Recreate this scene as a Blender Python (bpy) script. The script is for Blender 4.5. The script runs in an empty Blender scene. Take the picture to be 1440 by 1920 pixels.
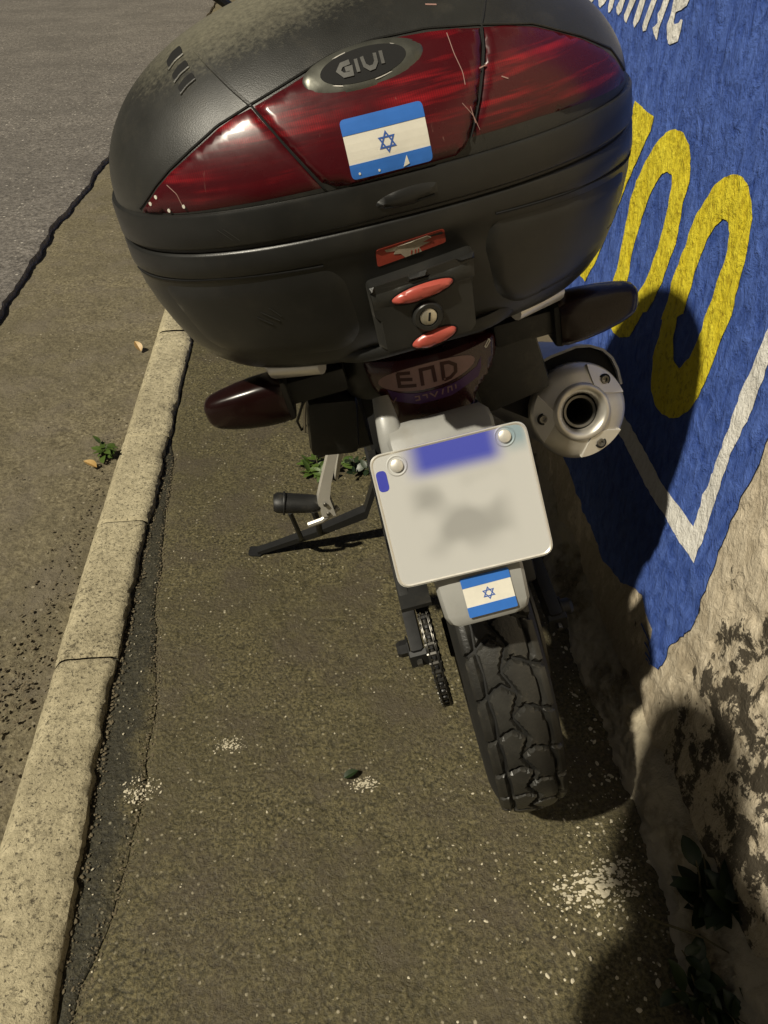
import bpy, bmesh, math, random
import numpy as np
from mathutils import Vector, Matrix
from mathutils.geometry import delaunay_2d_cdt
random.seed(7)
R = math.radians
sc = bpy.context.scene
COL = sc.collection

# ---------------------------------------------------------------- camera, light, exposure
CAM_H, PITCH, YAW = 1.33, 39.644, 5.342
cam_d = bpy.data.cameras.new('camera'); cam = bpy.data.objects.new('camera', cam_d); COL.objects.link(cam)
cam_d.sensor_fit = 'HORIZONTAL'; cam_d.sensor_width = 36; cam_d.lens = 35.0
cam_d.clip_start = .02; cam_d.clip_end = 400
_p, _y = R(PITCH), R(YAW)
fw = Vector((math.sin(_y)*math.cos(_p), math.cos(_y)*math.cos(_p), -math.sin(_p)))
rt = Vector((math.cos(_y), -math.sin(_y), 0)); up = rt.cross(fw)
cam.matrix_world = Matrix(((rt.x, up.x, -fw.x, 0), (rt.y, up.y, -fw.y, 0), (rt.z, up.z, -fw.z, CAM_H), (0, 0, 0, 1)))
sc.camera = cam

SUN_EL, SUN_AZ = 53, 30          # lamp-light elevation, travel direction measured from +x
SUN_STRENGTH, SKY_STRENGTH = 4.4, .007
ld = Vector((math.cos(R(SUN_EL))*math.cos(R(SUN_AZ)), math.cos(R(SUN_EL))*math.sin(R(SUN_AZ)), -math.sin(R(SUN_EL))))
sun_d = bpy.data.lights.new('sun', 'SUN'); sun = bpy.data.objects.new('sun', sun_d); COL.objects.link(sun)
sun_d.energy = SUN_STRENGTH; sun_d.angle = R(1.5); sun_d.color = (1, .925, .755)
sun.rotation_euler = ld.to_track_quat('-Z', 'Y').to_euler(); sun.location = (-3, -2, 5)
w = bpy.data.worlds.new('World'); sc.world = w; w.use_nodes = True
wn, wl = w.node_tree.nodes, w.node_tree.links
sky = wn.new('ShaderNodeTexSky'); sky.sky_type = 'NISHITA'; sky.sun_disc = False
sky.sun_elevation = R(SUN_EL); sky.sun_rotation = math.atan2(-ld.x, -ld.y); sky.dust_density = 3
hs = wn.new('ShaderNodeHueSaturation'); hs.inputs['Saturation'].default_value = .35
wl.new(sky.outputs[0], hs.inputs['Color']); wl.new(hs.outputs[0], wn['Background'].inputs['Color'])
wn['Background'].inputs['Strength'].default_value = SKY_STRENGTH
sc.view_settings.view_transform = 'Standard'; sc.view_settings.look = 'None'
sc.view_settings.exposure = 0; sc.view_settings.gamma = 1; sc.view_settings.use_curve_mapping = False
sc.render.engine = 'CYCLES'; sc.cycles.max_bounces = 6; sc.cycles.use_denoising = True

# ---------------------------------------------------------------- numeric noise
def _h(ix, iy, iz, s):
    n = (ix*374761393 + iy*668265263 + iz*2147483647 + s*974634777) & 0xffffffff
    n = ((n ^ (n >> 13))*1274126177) & 0xffffffff
    return ((n ^ (n >> 16)) & 0xffff)/65535.0
def vnoise(x, y, z=0, s=0):
    x, y = np.asarray(x, float), np.asarray(y, float); z = np.asarray(z, float)+0*x
    ix, iy, iz = np.floor(x).astype(np.int64), np.floor(y).astype(np.int64), np.floor(z).astype(np.int64)
    fx, fy, fz = x-ix, y-iy, z-iz
    fx, fy, fz = fx*fx*(3-2*fx), fy*fy*(3-2*fy), fz*fz*(3-2*fz)
    r = 0
    for a in (0, 1):
        for b in (0, 1):
            for c in (0, 1):
                r = r + _h(ix+a, iy+b, iz+c, s)*(fx if a else 1-fx)*(fy if b else 1-fy)*(fz if c else 1-fz)
    return r*2-1
def fbm(x, y, z=0, o=4, s=0, g=.5):
    r, a, t = 0, 1, 0
    for i in range(o):
        r = r+a*vnoise(np.asarray(x)*2**i, np.asarray(y)*2**i, np.asarray(z)*2**i, s+i*17); t += a; a *= g
    return r/t

# ---------------------------------------------------------------- materials
class NT:
    def __init__(s, name):
        s.m = bpy.data.materials.new(name); s.m.use_nodes = True
        s.n, s.l = s.m.node_tree.nodes, s.m.node_tree.links
        s.b = s.n['Principled BSDF']; s.tc = s.n.new('ShaderNodeTexCoord')
    def coord(s, scale=(1, 1, 1), rot=(0, 0, 0)):
        m = s.n.new('ShaderNodeMapping'); m.inputs['Scale'].default_value = scale; m.inputs['Rotation'].default_value = rot
        s.l.new(s.tc.outputs['Object'], m.inputs[0]); return m.outputs[0]
    def noise(s, scale, det=4, rough=.55, co=None, dist=0):
        t = s.n.new('ShaderNodeTexNoise'); t.inputs['Scale'].default_value = scale; t.inputs['Detail'].default_value = det
        t.inputs['Roughness'].default_value = rough; t.inputs['Distortion'].default_value = dist
        s.l.new(co or s.tc.outputs['Object'], t.inputs['Vector']); return t.outputs['Fac']
    def voro(s, scale, feat='F1', out='Distance', co=None):
        t = s.n.new('ShaderNodeTexVoronoi'); t.feature = feat; t.inputs['Scale'].default_value = scale
        s.l.new(co or s.tc.outputs['Object'], t.inputs['Vector']); return t.outputs[out]
    def ramp(s, f, *stops, interp='LINEAR'):
        r = s.n.new('ShaderNodeValToRGB'); r.color_ramp.interpolation = interp; e = r.color_ramp.elements
        while len(e) < len(stops): e.new(.5)
        for el, (p, c) in zip(e, stops):
            el.position = p; el.color = (c, c, c, 1) if not isinstance(c, tuple) else (*c, 1)
        s.l.new(f, r.inputs[0]); return r.outputs[0]
    def mix(s, f, a, b, mode='MIX'):
        x = s.n.new('ShaderNodeMix'); x.data_type = 'RGBA'; x.blend_type = mode
        for i, v in ((0, f), (6, a), (7, b)):
            if hasattr(v, 'links'): s.l.new(v, x.inputs[i])
            else: x.inputs[i].default_value = v if i == 0 else (*v, 1) if isinstance(v, tuple) else (v, v, v, 1)
        return x.outputs[2]
    def math(s, op, a, b=0, clamp=False):
        x = s.n.new('ShaderNodeMath'); x.operation = op; x.use_clamp = clamp
        for i, v in ((0, a), (1, b)):
            if hasattr(v, 'links'): s.l.new(v, x.inputs[i])
            else: x.inputs[i].default_value = v
        return x.outputs[0]
    def sep(s):
        x = s.n.new('ShaderNodeSeparateXYZ'); s.l.new(s.tc.outputs['Object'], x.inputs[0]); return x.outputs
    def set(s, **k):
        names = dict(col='Base Color', rough='Roughness', metal='Metallic', spec='Specular IOR Level', coat='Coat Weight', coatr='Coat Roughness', sheen='Sheen Weight', sss='Subsurface Weight')
        for a, v in k.items():
            i = s.b.inputs[names[a]]
            if hasattr(v, 'links'): s.l.new(v, i)
            else: i.default_value = (*v, 1) if isinstance(v, tuple) else v
        return s
    def bump(s, *hs):           # (height socket, strength, distance)
        prev = None
        for h, st, d in hs:
            x = s.n.new('ShaderNodeBump'); x.inputs['Strength'].default_value = st; x.inputs['Distance'].default_value = d
            s.l.new(h, x.inputs['Height'])
            if prev: s.l.new(prev, x.inputs['Normal'])
            prev = x.outputs[0]
        s.l.new(prev, s.b.inputs['Normal']); return s

def plastic(name, col, rough=.45, grain=700, gb=.25, var=.35, coat=0, dust=0, spec=.5, sheen=0):
    t = NT(name); n = t.noise(9, 5)
    c = t.mix(t.ramp(n, (.35, 0.), (.7, 1.)), tuple(x*(1-var) for x in col), tuple(x*(1+var) for x in col))
    if dust:
        d = t.ramp(t.noise(25, 6, .7), (.52, 0.), (.8, dust)); c = t.mix(d, c, (.20, .17, .12))
    rr = t.math('ADD', t.math('MULTIPLY', t.noise(30, 4), .22), rough-.11)
    t.set(col=c, rough=rr, coat=coat, spec=spec, sheen=sheen)
    if sheen: t.b.inputs['Sheen Tint'].default_value = (1, .95, .82, 1); t.b.inputs['Sheen Roughness'].default_value = .45
    t.bump((t.noise(grain, 2), gb, .0006)); return t.m
def metal(name, col, rough=.35, metalv=.9, grime=.3, brushed=None):
    t = NT(name); n = t.noise(14, 5, .6)
    c = t.mix(t.ramp(n, (.4, 0.), (.75, grime)), col, tuple(x*.35 for x in col))
    t.set(col=c, metal=metalv, rough=t.math('ADD', t.math('MULTIPLY', t.noise(60, 4), .25), rough-.12))
    t.bump((t.noise(300, 3, .6, t.coord(brushed) if brushed else None), .08, .0005)); return t.m
def flat(name, col, rough=.5, var=.12, spec=.4, nb=.1):
    t = NT(name); n = t.noise(40, 5, .65)
    t.set(col=t.mix(n, tuple(x*(1-var*2) for x in col), tuple(min(1, x*(1+var)) for x in col)), rough=rough, spec=spec)
    t.bump((t.noise(500, 2), nb, .0005)); return t.m

MT = {}
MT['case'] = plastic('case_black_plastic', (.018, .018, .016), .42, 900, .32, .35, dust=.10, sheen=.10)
# lamp sheen painted pale cream over the lid's upper left, with a dusty grain
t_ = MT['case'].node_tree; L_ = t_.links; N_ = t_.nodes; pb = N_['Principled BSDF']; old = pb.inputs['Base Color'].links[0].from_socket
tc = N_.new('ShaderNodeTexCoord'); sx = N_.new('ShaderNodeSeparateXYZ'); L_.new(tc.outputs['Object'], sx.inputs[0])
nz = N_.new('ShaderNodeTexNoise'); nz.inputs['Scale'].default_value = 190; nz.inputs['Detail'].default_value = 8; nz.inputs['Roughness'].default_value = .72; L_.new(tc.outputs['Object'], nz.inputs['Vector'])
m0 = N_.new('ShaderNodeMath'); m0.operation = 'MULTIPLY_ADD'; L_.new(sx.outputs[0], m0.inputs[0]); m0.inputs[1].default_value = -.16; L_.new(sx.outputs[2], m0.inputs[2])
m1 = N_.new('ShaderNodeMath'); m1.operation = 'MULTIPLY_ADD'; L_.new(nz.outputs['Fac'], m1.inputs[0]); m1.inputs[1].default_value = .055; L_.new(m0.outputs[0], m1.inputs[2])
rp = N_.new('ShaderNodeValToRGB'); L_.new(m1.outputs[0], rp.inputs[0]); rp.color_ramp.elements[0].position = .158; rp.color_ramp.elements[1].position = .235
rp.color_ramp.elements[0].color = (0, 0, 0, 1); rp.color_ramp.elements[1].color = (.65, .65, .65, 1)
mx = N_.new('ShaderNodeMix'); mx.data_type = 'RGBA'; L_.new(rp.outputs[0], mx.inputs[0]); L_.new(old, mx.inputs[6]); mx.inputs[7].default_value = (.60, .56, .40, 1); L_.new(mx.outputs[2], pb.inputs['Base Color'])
MT['case_smooth'] = plastic('case_smooth_plastic', (.016, .016, .015), .34, 1200, .2, .3, dust=.05, sheen=.03)
MT['black'] = plastic('black_plastic', (.014, .014, .013), .45, 800, .3, .4, dust=.15)
MT['rubber'] = plastic('black_rubber', (.013, .013, .0125), .50, 500, .3, .3, dust=.22)
MT['carcass'] = plastic('tyre_carcass', (.0075, .0075, .007), .7, 300, .4, .3, dust=.06)
MT['tread'] = plastic('dusty_tread_rubber', (.026, .025, .022), .40, 260, .8, .5, dust=.4)
MT['gap'] = flat('dark_gap', (.004, .004, .004), .8)
MT['alu'] = metal('cast_aluminium', (.62, .59, .53), .42, .75, .35)
MT['alu_bright'] = metal('bright_aluminium', (.80, .77, .70), .38, .55, .2)
MT['steel'] = metal('dark_steel', (.20, .19, .17), .4, .9, .5)
MT['blacksteel'] = metal('black_steel', (.03, .03, .03), .42, .4, .3)
MT['silverpaint'] = plastic('silver_paint', (.31, .31, .295), .40, 500, .1, .15, coat=.15, dust=.35)
MT['key'] = metal('key_metal', (.75, .70, .58), .3, .8, .2)

# reflector lens: dark red plastic moulded over bright prism rows
t = NT('red_lens')
st = t.noise(1, 5, .65, t.coord((5, 5, 85)), .12); pr = t.n.new('ShaderNodeTexWave'); pr.inputs['Scale'].default_value = 150
pr.bands_direction = 'X'; t.l.new(t.coord(), pr.inputs['Vector'])
row = t.math('MULTIPLY', t.ramp(st, (.50, 0.), (.70, 1.)), t.ramp(t.noise(11, 3, .5), (.45, .08), (.66, 1.))); pt = t.math('MULTIPLY', row, t.math('ADD', t.math('MULTIPLY', pr.outputs['Fac'], .5), .5))
c = t.mix(pt, (.055, .0035, .006), (.40, .012, .018))
scr = t.ramp(t.noise(1, 3, .7, t.coord((60, 60, 5), (0, .35, 0)), 1.5), (.70, 0.), (.74, .35))
c = t.mix(scr, c, (.30, .16, .13))
t.set(col=c, rough=t.math('ADD', t.math('MULTIPLY', t.noise(26, 6, .7), .24), .16), coat=.25, coatr=.2, spec=.45)
t.bump((t.noise(40, 4), .12, .001)); MT['lens'] = t.m
MT['lens_smoke'] = plastic('smoked_red_lens', (.011, .0035, .003), .24, 60, .12, .3, coat=.08, spec=.32)
MT['tail_lens'] = plastic('tail_light_lens', (.030, .003, .004), .28, 80, .1, .3, coat=.3)
MT['button'] = plastic('coral_button', (.40, .075, .055), .3, 200, .1, .15, coat=.3)
MT['flag_white'] = flat('sticker_white', (.74, .71, .62), .4, .1)
MT['flag_blue'] = flat('sticker_blue', (.035, .16, .55), .4, .12)
MT['star_blue'] = flat('sticker_star_blue', (.05, .12, .40), .4, .1)
MT['label_red'] = flat('label_red', (.26, .035, .02), .5, .25)
MT['label_worn'] = flat('label_worn', (.30, .26, .20), .6, .3)
MT['st_pink'] = flat('tail_sticker_pale', (.26, .16, .15), .45, .2)
MT['st_purple'] = flat('tail_sticker_purple', (.07, .025, .11), .4, .3)
MT['st_dark'] = flat('tail_sticker_dark', (.045, .012, .008), .4, .2)
MT['emblem_ring'] = metal('emblem_ring', (.13, .13, .11), .4, .7, .3)
MT['emblem_letter'] = metal('emblem_letter', (.13, .128, .12), .45, .6, .3)

# licence plate: pale enamel with a faded soft blue band and vague worn greys
t = NT('plate_enamel'); X_, Y_, Z_ = t.sep()
band = t.math('MULTIPLY', t.ramp(t.math('ADD', Y_, .5), (.535, 0.), (.558, 1.), interp='EASE'), t.ramp(t.math('ADD', X_, .5), (.435, 0.), (.47, 1.), (.545, 1.), (.575, 0.), interp='EASE'))
green = t.ramp(t.math('ADD', X_, .5), (.56, 0.), (.578, 1.), (.59, 1.), (.60, .2), interp='EASE')
sm = t.ramp(t.noise(17, 1, .3), (.38, 0.), (.62, 1.), interp='EASE')
inn = t.math('MULTIPLY', t.ramp(t.math('ADD', X_, .5), (.43, 0.), (.46, 1.), (.54, 1.), (.57, 0.), interp='EASE'), t.ramp(t.math('ADD', Y_, .5), (.43, 0.), (.47, 1.), (.52, 1.), (.545, 0.), interp='EASE'))
c = t.mix(t.math('MULTIPLY', t.math('MULTIPLY', sm, inn), .75), (.50, .50, .485), (.26, .26, .25))
c = t.mix(band, c, (.060, .075, .42))
c = t.mix(t.math('MULTIPLY', t.math('MULTIPLY', green, t.ramp(t.math('ADD', Y_, .5), (.545, 0.), (.565, 1.))), .7), c, (.13, .24, .30))
t.set(col=c, rough=.42, spec=.4); t.bump((t.noise(60, 3), .05, .001)); MT['plate'] = t.m
MT['plate_blue'] = flat('plate_blue', (.05, .06, .42), .4)

# grounds
def ground_mat(name, a, b, gs=130, chip=.06, chipcol=(.42, .38, .28), bumpd=.004, rough=.75, big=3., tint=None, wet=0, con=1.):
    """gritty surface: grain of about 1/gs metre, pits darker than the crests, pale chips, slow patches"""
    t = NT(name)
    g1, g2, L = t.noise(gs, 5, .68), t.noise(gs*.42, 4, .65, None, .4), t.noise(big, 6, .62)
    mid = tuple((x+y)/2 for x, y in zip(a, b))
    c = t.mix(t.ramp(g1, (.38, 0.), (.64, 1.)), tuple(m+(x-m)*con for x, m in zip(a, mid)), tuple(m+(x-m)*con for x, m in zip(b, mid)))
    c = t.mix(t.math('MULTIPLY', t.ramp(g2, (.34, 1.), (.50, 0.)), .55), c, tuple(x*.5 for x in a))
    c = t.mix(t.ramp(L, (.40, 0.), (.62, .65)), c, tuple(x*.62 for x in mid))
    c = t.mix(t.ramp(t.noise(big*2.7, 6, .7), (.56, 0.), (.74, .4)), c, tuple(x*.95 for x in b))
    if tint: c = t.mix(t.ramp(t.noise(6, 5, .65), (.46, 0.), (.66, .5)), c, tint)
    v = t.voro(gs*.8, 'F1', 'Color'); sp = t.n.new('ShaderNodeSeparateColor'); t.l.new(v, sp.inputs[0]); vd = t.voro(gs*.8)
    ch = t.math('MULTIPLY', t.ramp(sp.outputs[0], (.97-chip, 0.), (.99-chip, 1.)), t.ramp(vd, (.22, 1.), (.40, 0.)))
    ch = t.math('MULTIPLY', ch, t.ramp(t.noise(9, 4, .6), (.38, .25), (.62, 1.)))
    c = t.mix(t.math('MULTIPLY', ch, .8), c, chipcol)
    t.set(col=c, rough=t.ramp(t.noise(gs*.6, 3, .7), (.38, rough-.28-wet), (.62, rough+.1)), spec=.5)
    t.bump((g2, .8, bumpd*1.5), (g1, .9, bumpd), (ch, .5, bumpd*.4)); return t
MT['pavement'] = ground_mat('pavement_concrete', (.028, .024, .009), (.172, .145, .070), 150, .05, (.46, .41, .29), .0035, .74, 3., (.072, .056, .042)).m
t = ground_mat('damp_gutter_strip', (.014, .013, .006), (.070, .062, .036), 150, .03, (.42, .38, .27), .004, .78, 4.)
X_, Y_, Z_ = t.sep(); ed = t.ramp(t.math('ADD', X_, t.math('ADD', t.math('MULTIPLY', t.noise(7, 6, .65), .10), t.math('MULTIPLY', t.noise(45, 4, .7), .03))), (-.395+.5*0, 0.), (-.335, 1.)) if False else None
dm = t.math('ADD', t.math('MULTIPLY', t.math('ADD', X_, .475), 9), t.math('MULTIPLY', t.math('SUBTRACT', t.noise(8, 7, .7), .5), 2.2))
old = t.b.inputs['Base Color'].links[0].from_socket
g_ = t.mix(t.ramp(t.noise(150, 5, .68), (.36, 0.), (.66, 1.)), (.028, .024, .009), (.172, .145, .070))
t.set(col=t.mix(t.ramp(dm, (.35, 0.), (.75, .9)), old, g_)); MT['gutter'] = t.m
MT['road'] = ground_mat('asphalt', (.100, .090, .079), (.30, .272, .240), 62, .06, (.80, .74, .64), .007, .62, 1.3).m
MT['verge'] = ground_mat('dirt_verge', (.092, .075, .040), (.26, .222, .135), 95, .03, (.40, .35, .25), .005, .85, 2.5, (.16, .135, .10)).m
MT['ground'] = ground_mat('ground_soil', (.05, .045, .03), (.09, .08, .05), 60).m
t = NT('kerb_concrete')
f = t.noise(60, 6, .7); c = t.mix(t.ramp(f, (.3, 0.), (.7, 1.)), (.36, .315, .20), (.62, .545, .365))
c = t.mix(t.ramp(t.noise(6, 5, .6), (.42, 0.), (.7, .6)), c, (.24, .205, .13))
pit = t.ramp(t.noise(150, 4, .65), (.34, 1.), (.42, 0.)); c = t.mix(t.math('MULTIPLY', pit, .8), c, (.06, .05, .035))
stn = t.math('MULTIPLY', t.ramp(t.noise(70, 6, .78), (.50, 0.), (.60, 1.)), t.ramp(t.noise(5.5, 5, .65), (.46, 0.), (.60, 1.)))
c = t.mix(t.math('MULTIPLY', stn, .75), c, (.075, .062, .04))
t.set(col=c, rough=.85, spec=.3); t.bump((t.noise(26, 7, .75), 1., .010), (t.noise(120, 5, .7), .8, .003), (t.math('SUBTRACT', 1, pit), .7, .0025)); MT['kerb'] = t.m

# wall paints: brushed stucco relief
def stucco(name, a, b, grimy=0, yel=0, streak=1):
    t = NT(name)
    br = t.noise(34, 5, .66, t.coord((1, 1.5, .75), (.75, 0, 0)), .5)
    n2 = t.noise(120, 4, .65)
    c = t.mix(t.ramp(br, (.30, 0.), (.70, 1.)), a, b)
    if yel:
        sp = t.ramp(t.noise(95, 4, .6), (.36, 1.), (.46, 0.)); c = t.mix(t.math('MULTIPLY', sp, yel), c, (.36, .25, .012))
    if grimy:
        X_, Y_, Z_ = t.sep()
        hgt = t.ramp(Z_, (.02, 1.), (.30, .35), (.62, .12), (.9, .0))
        m1 = t.ramp(t.math('ADD', t.noise(9, 8, .72, t.coord((1, 1.4, .9)), .15), t.math('MULTIPLY', hgt, .30)), (.60, 0.), (.68, 1.))
        rgt = t.ramp(Y_, (.60, 1.), (.70, .8), (.80, .0)); hg2 = t.ramp(Z_, (.05, .8), (.30, 1.), (.50, .8), (.70, .0))
        m2 = t.ramp(t.math('ADD', t.noise(13, 9, .75, t.coord((1, 1.5, 1)), .25), t.math('MULTIPLY', t.math('MULTIPLY', hg2, rgt), .20)), (.655, 0.), (.685, 1.))
        c = t.mix(t.math('MULTIPLY', m1, .45), c, (.20, .155, .095))
        c = t.mix(t.math('MULTIPLY', m2, .93), c, (.035, .028, .019))
        fr = t.ramp(t.noise(60, 5, .7), (.62, 0.), (.70, .7)); c = t.mix(t.math('MULTIPLY', fr, m1), c, (.55, .46, .33))
    t.set(col=c, rough=t.ramp(n2, (.3, .55), (.7, .8)), spec=.35)
    t.bump((br, .95, .0085*streak), (n2, .6, .003)); return t.m
MT['plaster'] = stucco('cream_plaster', (.50, .42, .30), (.72, .63, .48), grimy=1)
MT['blue'] = stucco('blue_wall_paint', (.030, .070, .30), (.100, .180, .55))
MT['yellow'] = stucco('yellow_wall_paint', (.72, .57, .02), (.90, .77, .055), yel=.6)
MT['white'] = stucco('white_wall_paint', (.76, .73, .66), (.93, .91, .86))
t = NT('rubble_plaster'); n = t.noise(30, 8, .75); n3 = t.noise(7, 4, .6)
c = t.mix(t.ramp(n, (.35, 0.), (.62, 1.)), (.085, .068, .044), (.33, .275, .18))
c = t.mix(t.ramp(n3, (.40, 0.), (.54, .9)), c, (.56, .49, .36))
c = t.mix(t.ramp(t.noise(75, 5, .7), (.60, 0.), (.68, .6)), c, (.55, .49, .36))
t.set(col=c, rough=.9, spec=.25); t.bump((t.noise(60, 6, .75), 1., .008)); MT['rubble'] = t.m
MT['crumb'] = flat('plaster_crumbs', (.62, .56, .42), .8, .25)
MT['aggregate'] = flat('pavement_aggregate', (.135, .115, .070), .7, .45)
MT['grit'] = flat('brown_grit', (.16, .13, .08), .85, .4)
def leafm(name, a, b):
    t = NT(name); t.set(col=t.mix(t.noise(35, 4), a, b), rough=.42, spec=.45); t.bump((t.noise(160, 3), .3, .001)); return t.m
MT['leaf'] = leafm('green_leaf', (.030, .060, .010), (.095, .145, .028))
MT['leaf_dark'] = leafm('dark_leaf', (.009, .019, .006), (.024, .040, .013))
MT['leaf_dry'] = leafm('dry_leaf', (.38, .22, .06), (.52, .35, .13))
MT['stem'] = flat('plant_stem', (.10, .085, .04), .7)
MT['skin'] = flat('skin', (.42, .25, .17), .5, .06)
MT['cloth'] = flat('dark_cloth', (.03, .035, .05), .85, .15)
MT['jeans'] = flat('jeans', (.03, .045, .085), .85, .15)
MT['hair'] = flat('hair', (.02, .014, .01), .5, .2)
# ---------------------------------------------------------------- mesh helpers
class MB:
    def __init__(s): s.v, s.f = [], []
    def add(s, vs, fs):
        o = len(s.v); s.v += [tuple(map(float, v)) for v in vs]; s.f += [tuple(int(i)+o for i in f) for f in fs]; return s
    def box(s, c, size, rot=None, bev=.0):
        bm = bmesh.new(); bmesh.ops.create_cube(bm, size=1)
        bmesh.ops.scale(bm, vec=size, verts=bm.verts)
        if bev: bmesh.ops.bevel(bm, geom=bm.edges[:], offset=bev, segments=2, affect='EDGES', profile=.6)
        M = Matrix.Translation(c) @ (rot.to_4x4() if rot else Matrix())
        bm.verts.index_update(); s.add([M @ v.co for v in bm.verts], [[v.index for v in f.verts] for f in bm.faces]); bm.free(); return s
    def tube(s, pts, rad, n=10, cap=True, flat=1.0):
        pts = [Vector(p) for p in pts]; m = len(pts); rad = rad if hasattr(rad, '__len__') else [rad]*m
        vs, fs = [], []; prev = None
        for i, p in enumerate(pts):
            d = (pts[min(i+1, m-1)]-pts[max(i-1, 0)]).normalized()
            a = prev if prev is not None else (Vector((0, 0, 1)) if abs(d.z) < .9 else Vector((1, 0, 0)))
            a = (a-d*a.dot(d)).normalized(); b = d.cross(a); prev = a
            for k in range(n):
                t = 2*math.pi*k/n; vs.append(p+(a*math.cos(t)*flat+b*math.sin(t))*rad[i])
        for i in range(m-1):
            for k in range(n): fs.append((i*n+k, i*n+(k+1) % n, (i+1)*n+(k+1) % n, (i+1)*n+k))
        if cap: fs += [tuple(range(n))[::-1], tuple(range((m-1)*n, m*n))]
        return s.add(vs, fs)
    def loft(s, rings, cap=True):
        n = len(rings[0]); vs = [p for r in rings for p in r]; fs = []
        for i in range(len(rings)-1):
            for k in range(n): fs.append((i*n+k, i*n+(k+1) % n, (i+1)*n+(k+1) % n, (i+1)*n+k))
        if cap: fs += [tuple(range(n))[::-1], tuple(range((len(rings)-1)*n, len(rings)*n))]
        return s.add(vs, fs)
    def lathe(s, prof, o, ax, n=32, cap=False):
        ax = Vector(ax).normalized(); o = Vector(o)
        a = ax.orthogonal().normalized(); b = ax.cross(a)
        rings = [[o+ax*h+(a*math.cos(2*math.pi*k/n)+b*math.sin(2*math.pi*k/n))*r for k in range(n)] for r, h in prof]
        return s.loft(rings, cap)
    def prism(s, poly, d0, d1, fn, bev=0):       # polygon in 2D, extruded; fn(a, b, d) -> point
        n = len(poly); rings = []
        c = (sum(p[0] for p in poly)/n, sum(p[1] for p in poly)/n)
        sh = lambda k: [(c[0]+(x-c[0])*k, c[1]+(y-c[1])*k) for x, y in poly]
        if bev:
            r = max(max(abs(x-c[0]), abs(y-c[1])) for x, y in poly); k = 1-bev/r; sg = 1 if d1 > d0 else -1
            seq = [(sh(k), d0), (poly, d0+bev*sg), (poly, d1-bev*sg), (sh(k), d1)]
        else: seq = [(poly, d0), (poly, d1)]
        return s.loft([[fn(x, y, d) for x, y in pl] for pl, d in seq])
    def build(s, name, mat, parent=None, smooth=True, ang=40, **props):
        me = bpy.data.meshes.new(name); me.from_pydata(s.v, [], s.f); me.update()
        bm = bmesh.new(); bm.from_mesh(me); bmesh.ops.recalc_face_normals(bm, faces=bm.faces); bm.to_mesh(me); bm.free()
        return link(name, me, mat, parent, smooth, ang, **props)
def link(name, me, mat, parent=None, smooth=True, ang=40, **props):
    for m in (mat if isinstance(mat, (list, tuple)) else [mat]): me.materials.append(m)
    if smooth:
        me.polygons.foreach_set('use_smooth', [True]*len(me.polygons))
        try: me.set_sharp_from_angle(angle=R(ang))
        except Exception: pass
    o = bpy.data.objects.new(name, me); COL.objects.link(o)
    if parent: o.parent = parent
    for k, v in props.items(): o[k] = v
    return o
def thing(name, label, cat, M=None, group=None):
    o = bpy.data.objects.new(name, None); COL.objects.link(o); o['label'] = label; o['category'] = cat
    o.empty_display_size = .1
    if M is not None: o.matrix_world = M
    if group: o['group'] = group
    return o
def tag(o, label, cat, group=None):
    o['label'] = label; o['category'] = cat
    if group: o['group'] = group
    return o
def grid_mesh(xs, ys, fn):
    X, Y = np.meshgrid(xs, ys); P = fn(X, Y); n, m = len(xs), len(ys)
    v = np.stack(P, -1).reshape(-1, 3); i = np.arange(n*m).reshape(m, n)
    f = np.stack([i[:-1, :-1], i[:-1, 1:], i[1:, 1:], i[1:, :-1]], -1).reshape(-1, 4)
    return MB().add(v.tolist(), f.tolist())
def inpoly(px, py, loop):
    px, py = np.asarray(px), np.asarray(py); r = np.zeros(px.shape, bool); n = len(loop); j = n-1
    for i in range(n):
        xi, yi = loop[i]; xj, yj = loop[j]
        if yi != yj: r ^= ((yi > py) != (yj > py)) & (px < (xj-xi)*(py-yi)/(yj-yi)+xi)
        j = i
    return r
def dist_edge(px, py, loops):
    d = np.full(np.shape(px), 1e9)
    for L in loops:
        for (x0, y0), (x1, y1) in zip(L, L[1:]+L[:1]):
            dx, dy = x1-x0, y1-y0; q = dx*dx+dy*dy+1e-18
            t = np.clip(((px-x0)*dx+(py-y0)*dy)/q, 0, 1); d = np.minimum(d, np.hypot(px-x0-t*dx, py-y0-t*dy))
    return d
def resample(L, res):
    o = []
    for (x0, y0), (x1, y1) in zip(L, L[1:]+L[:1]):
        k = max(1, int(math.hypot(x1-x0, y1-y0)/res+.5))
        o += [(x0+(x1-x0)*i/k, y0+(y1-y0)*i/k) for i in range(k)]
    return o
def rounded(L, r, seg=4):
    o = []; n = len(L)
    for i in range(n):
        p, a, b = Vector(L[i]), Vector(L[i-1]), Vector(L[(i+1) % n])
        da, db = (a-p), (b-p); k = min(r, da.length*.45, db.length*.45)
        s0, s1 = p+da.normalized()*k, p+db.normalized()*k
        for j in range(seg+1):
            t = j/seg; q = s0*(1-t)**2+p*2*t*(1-t)+s1*t*t; o.append((q.x, q.y))
    return o
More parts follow.
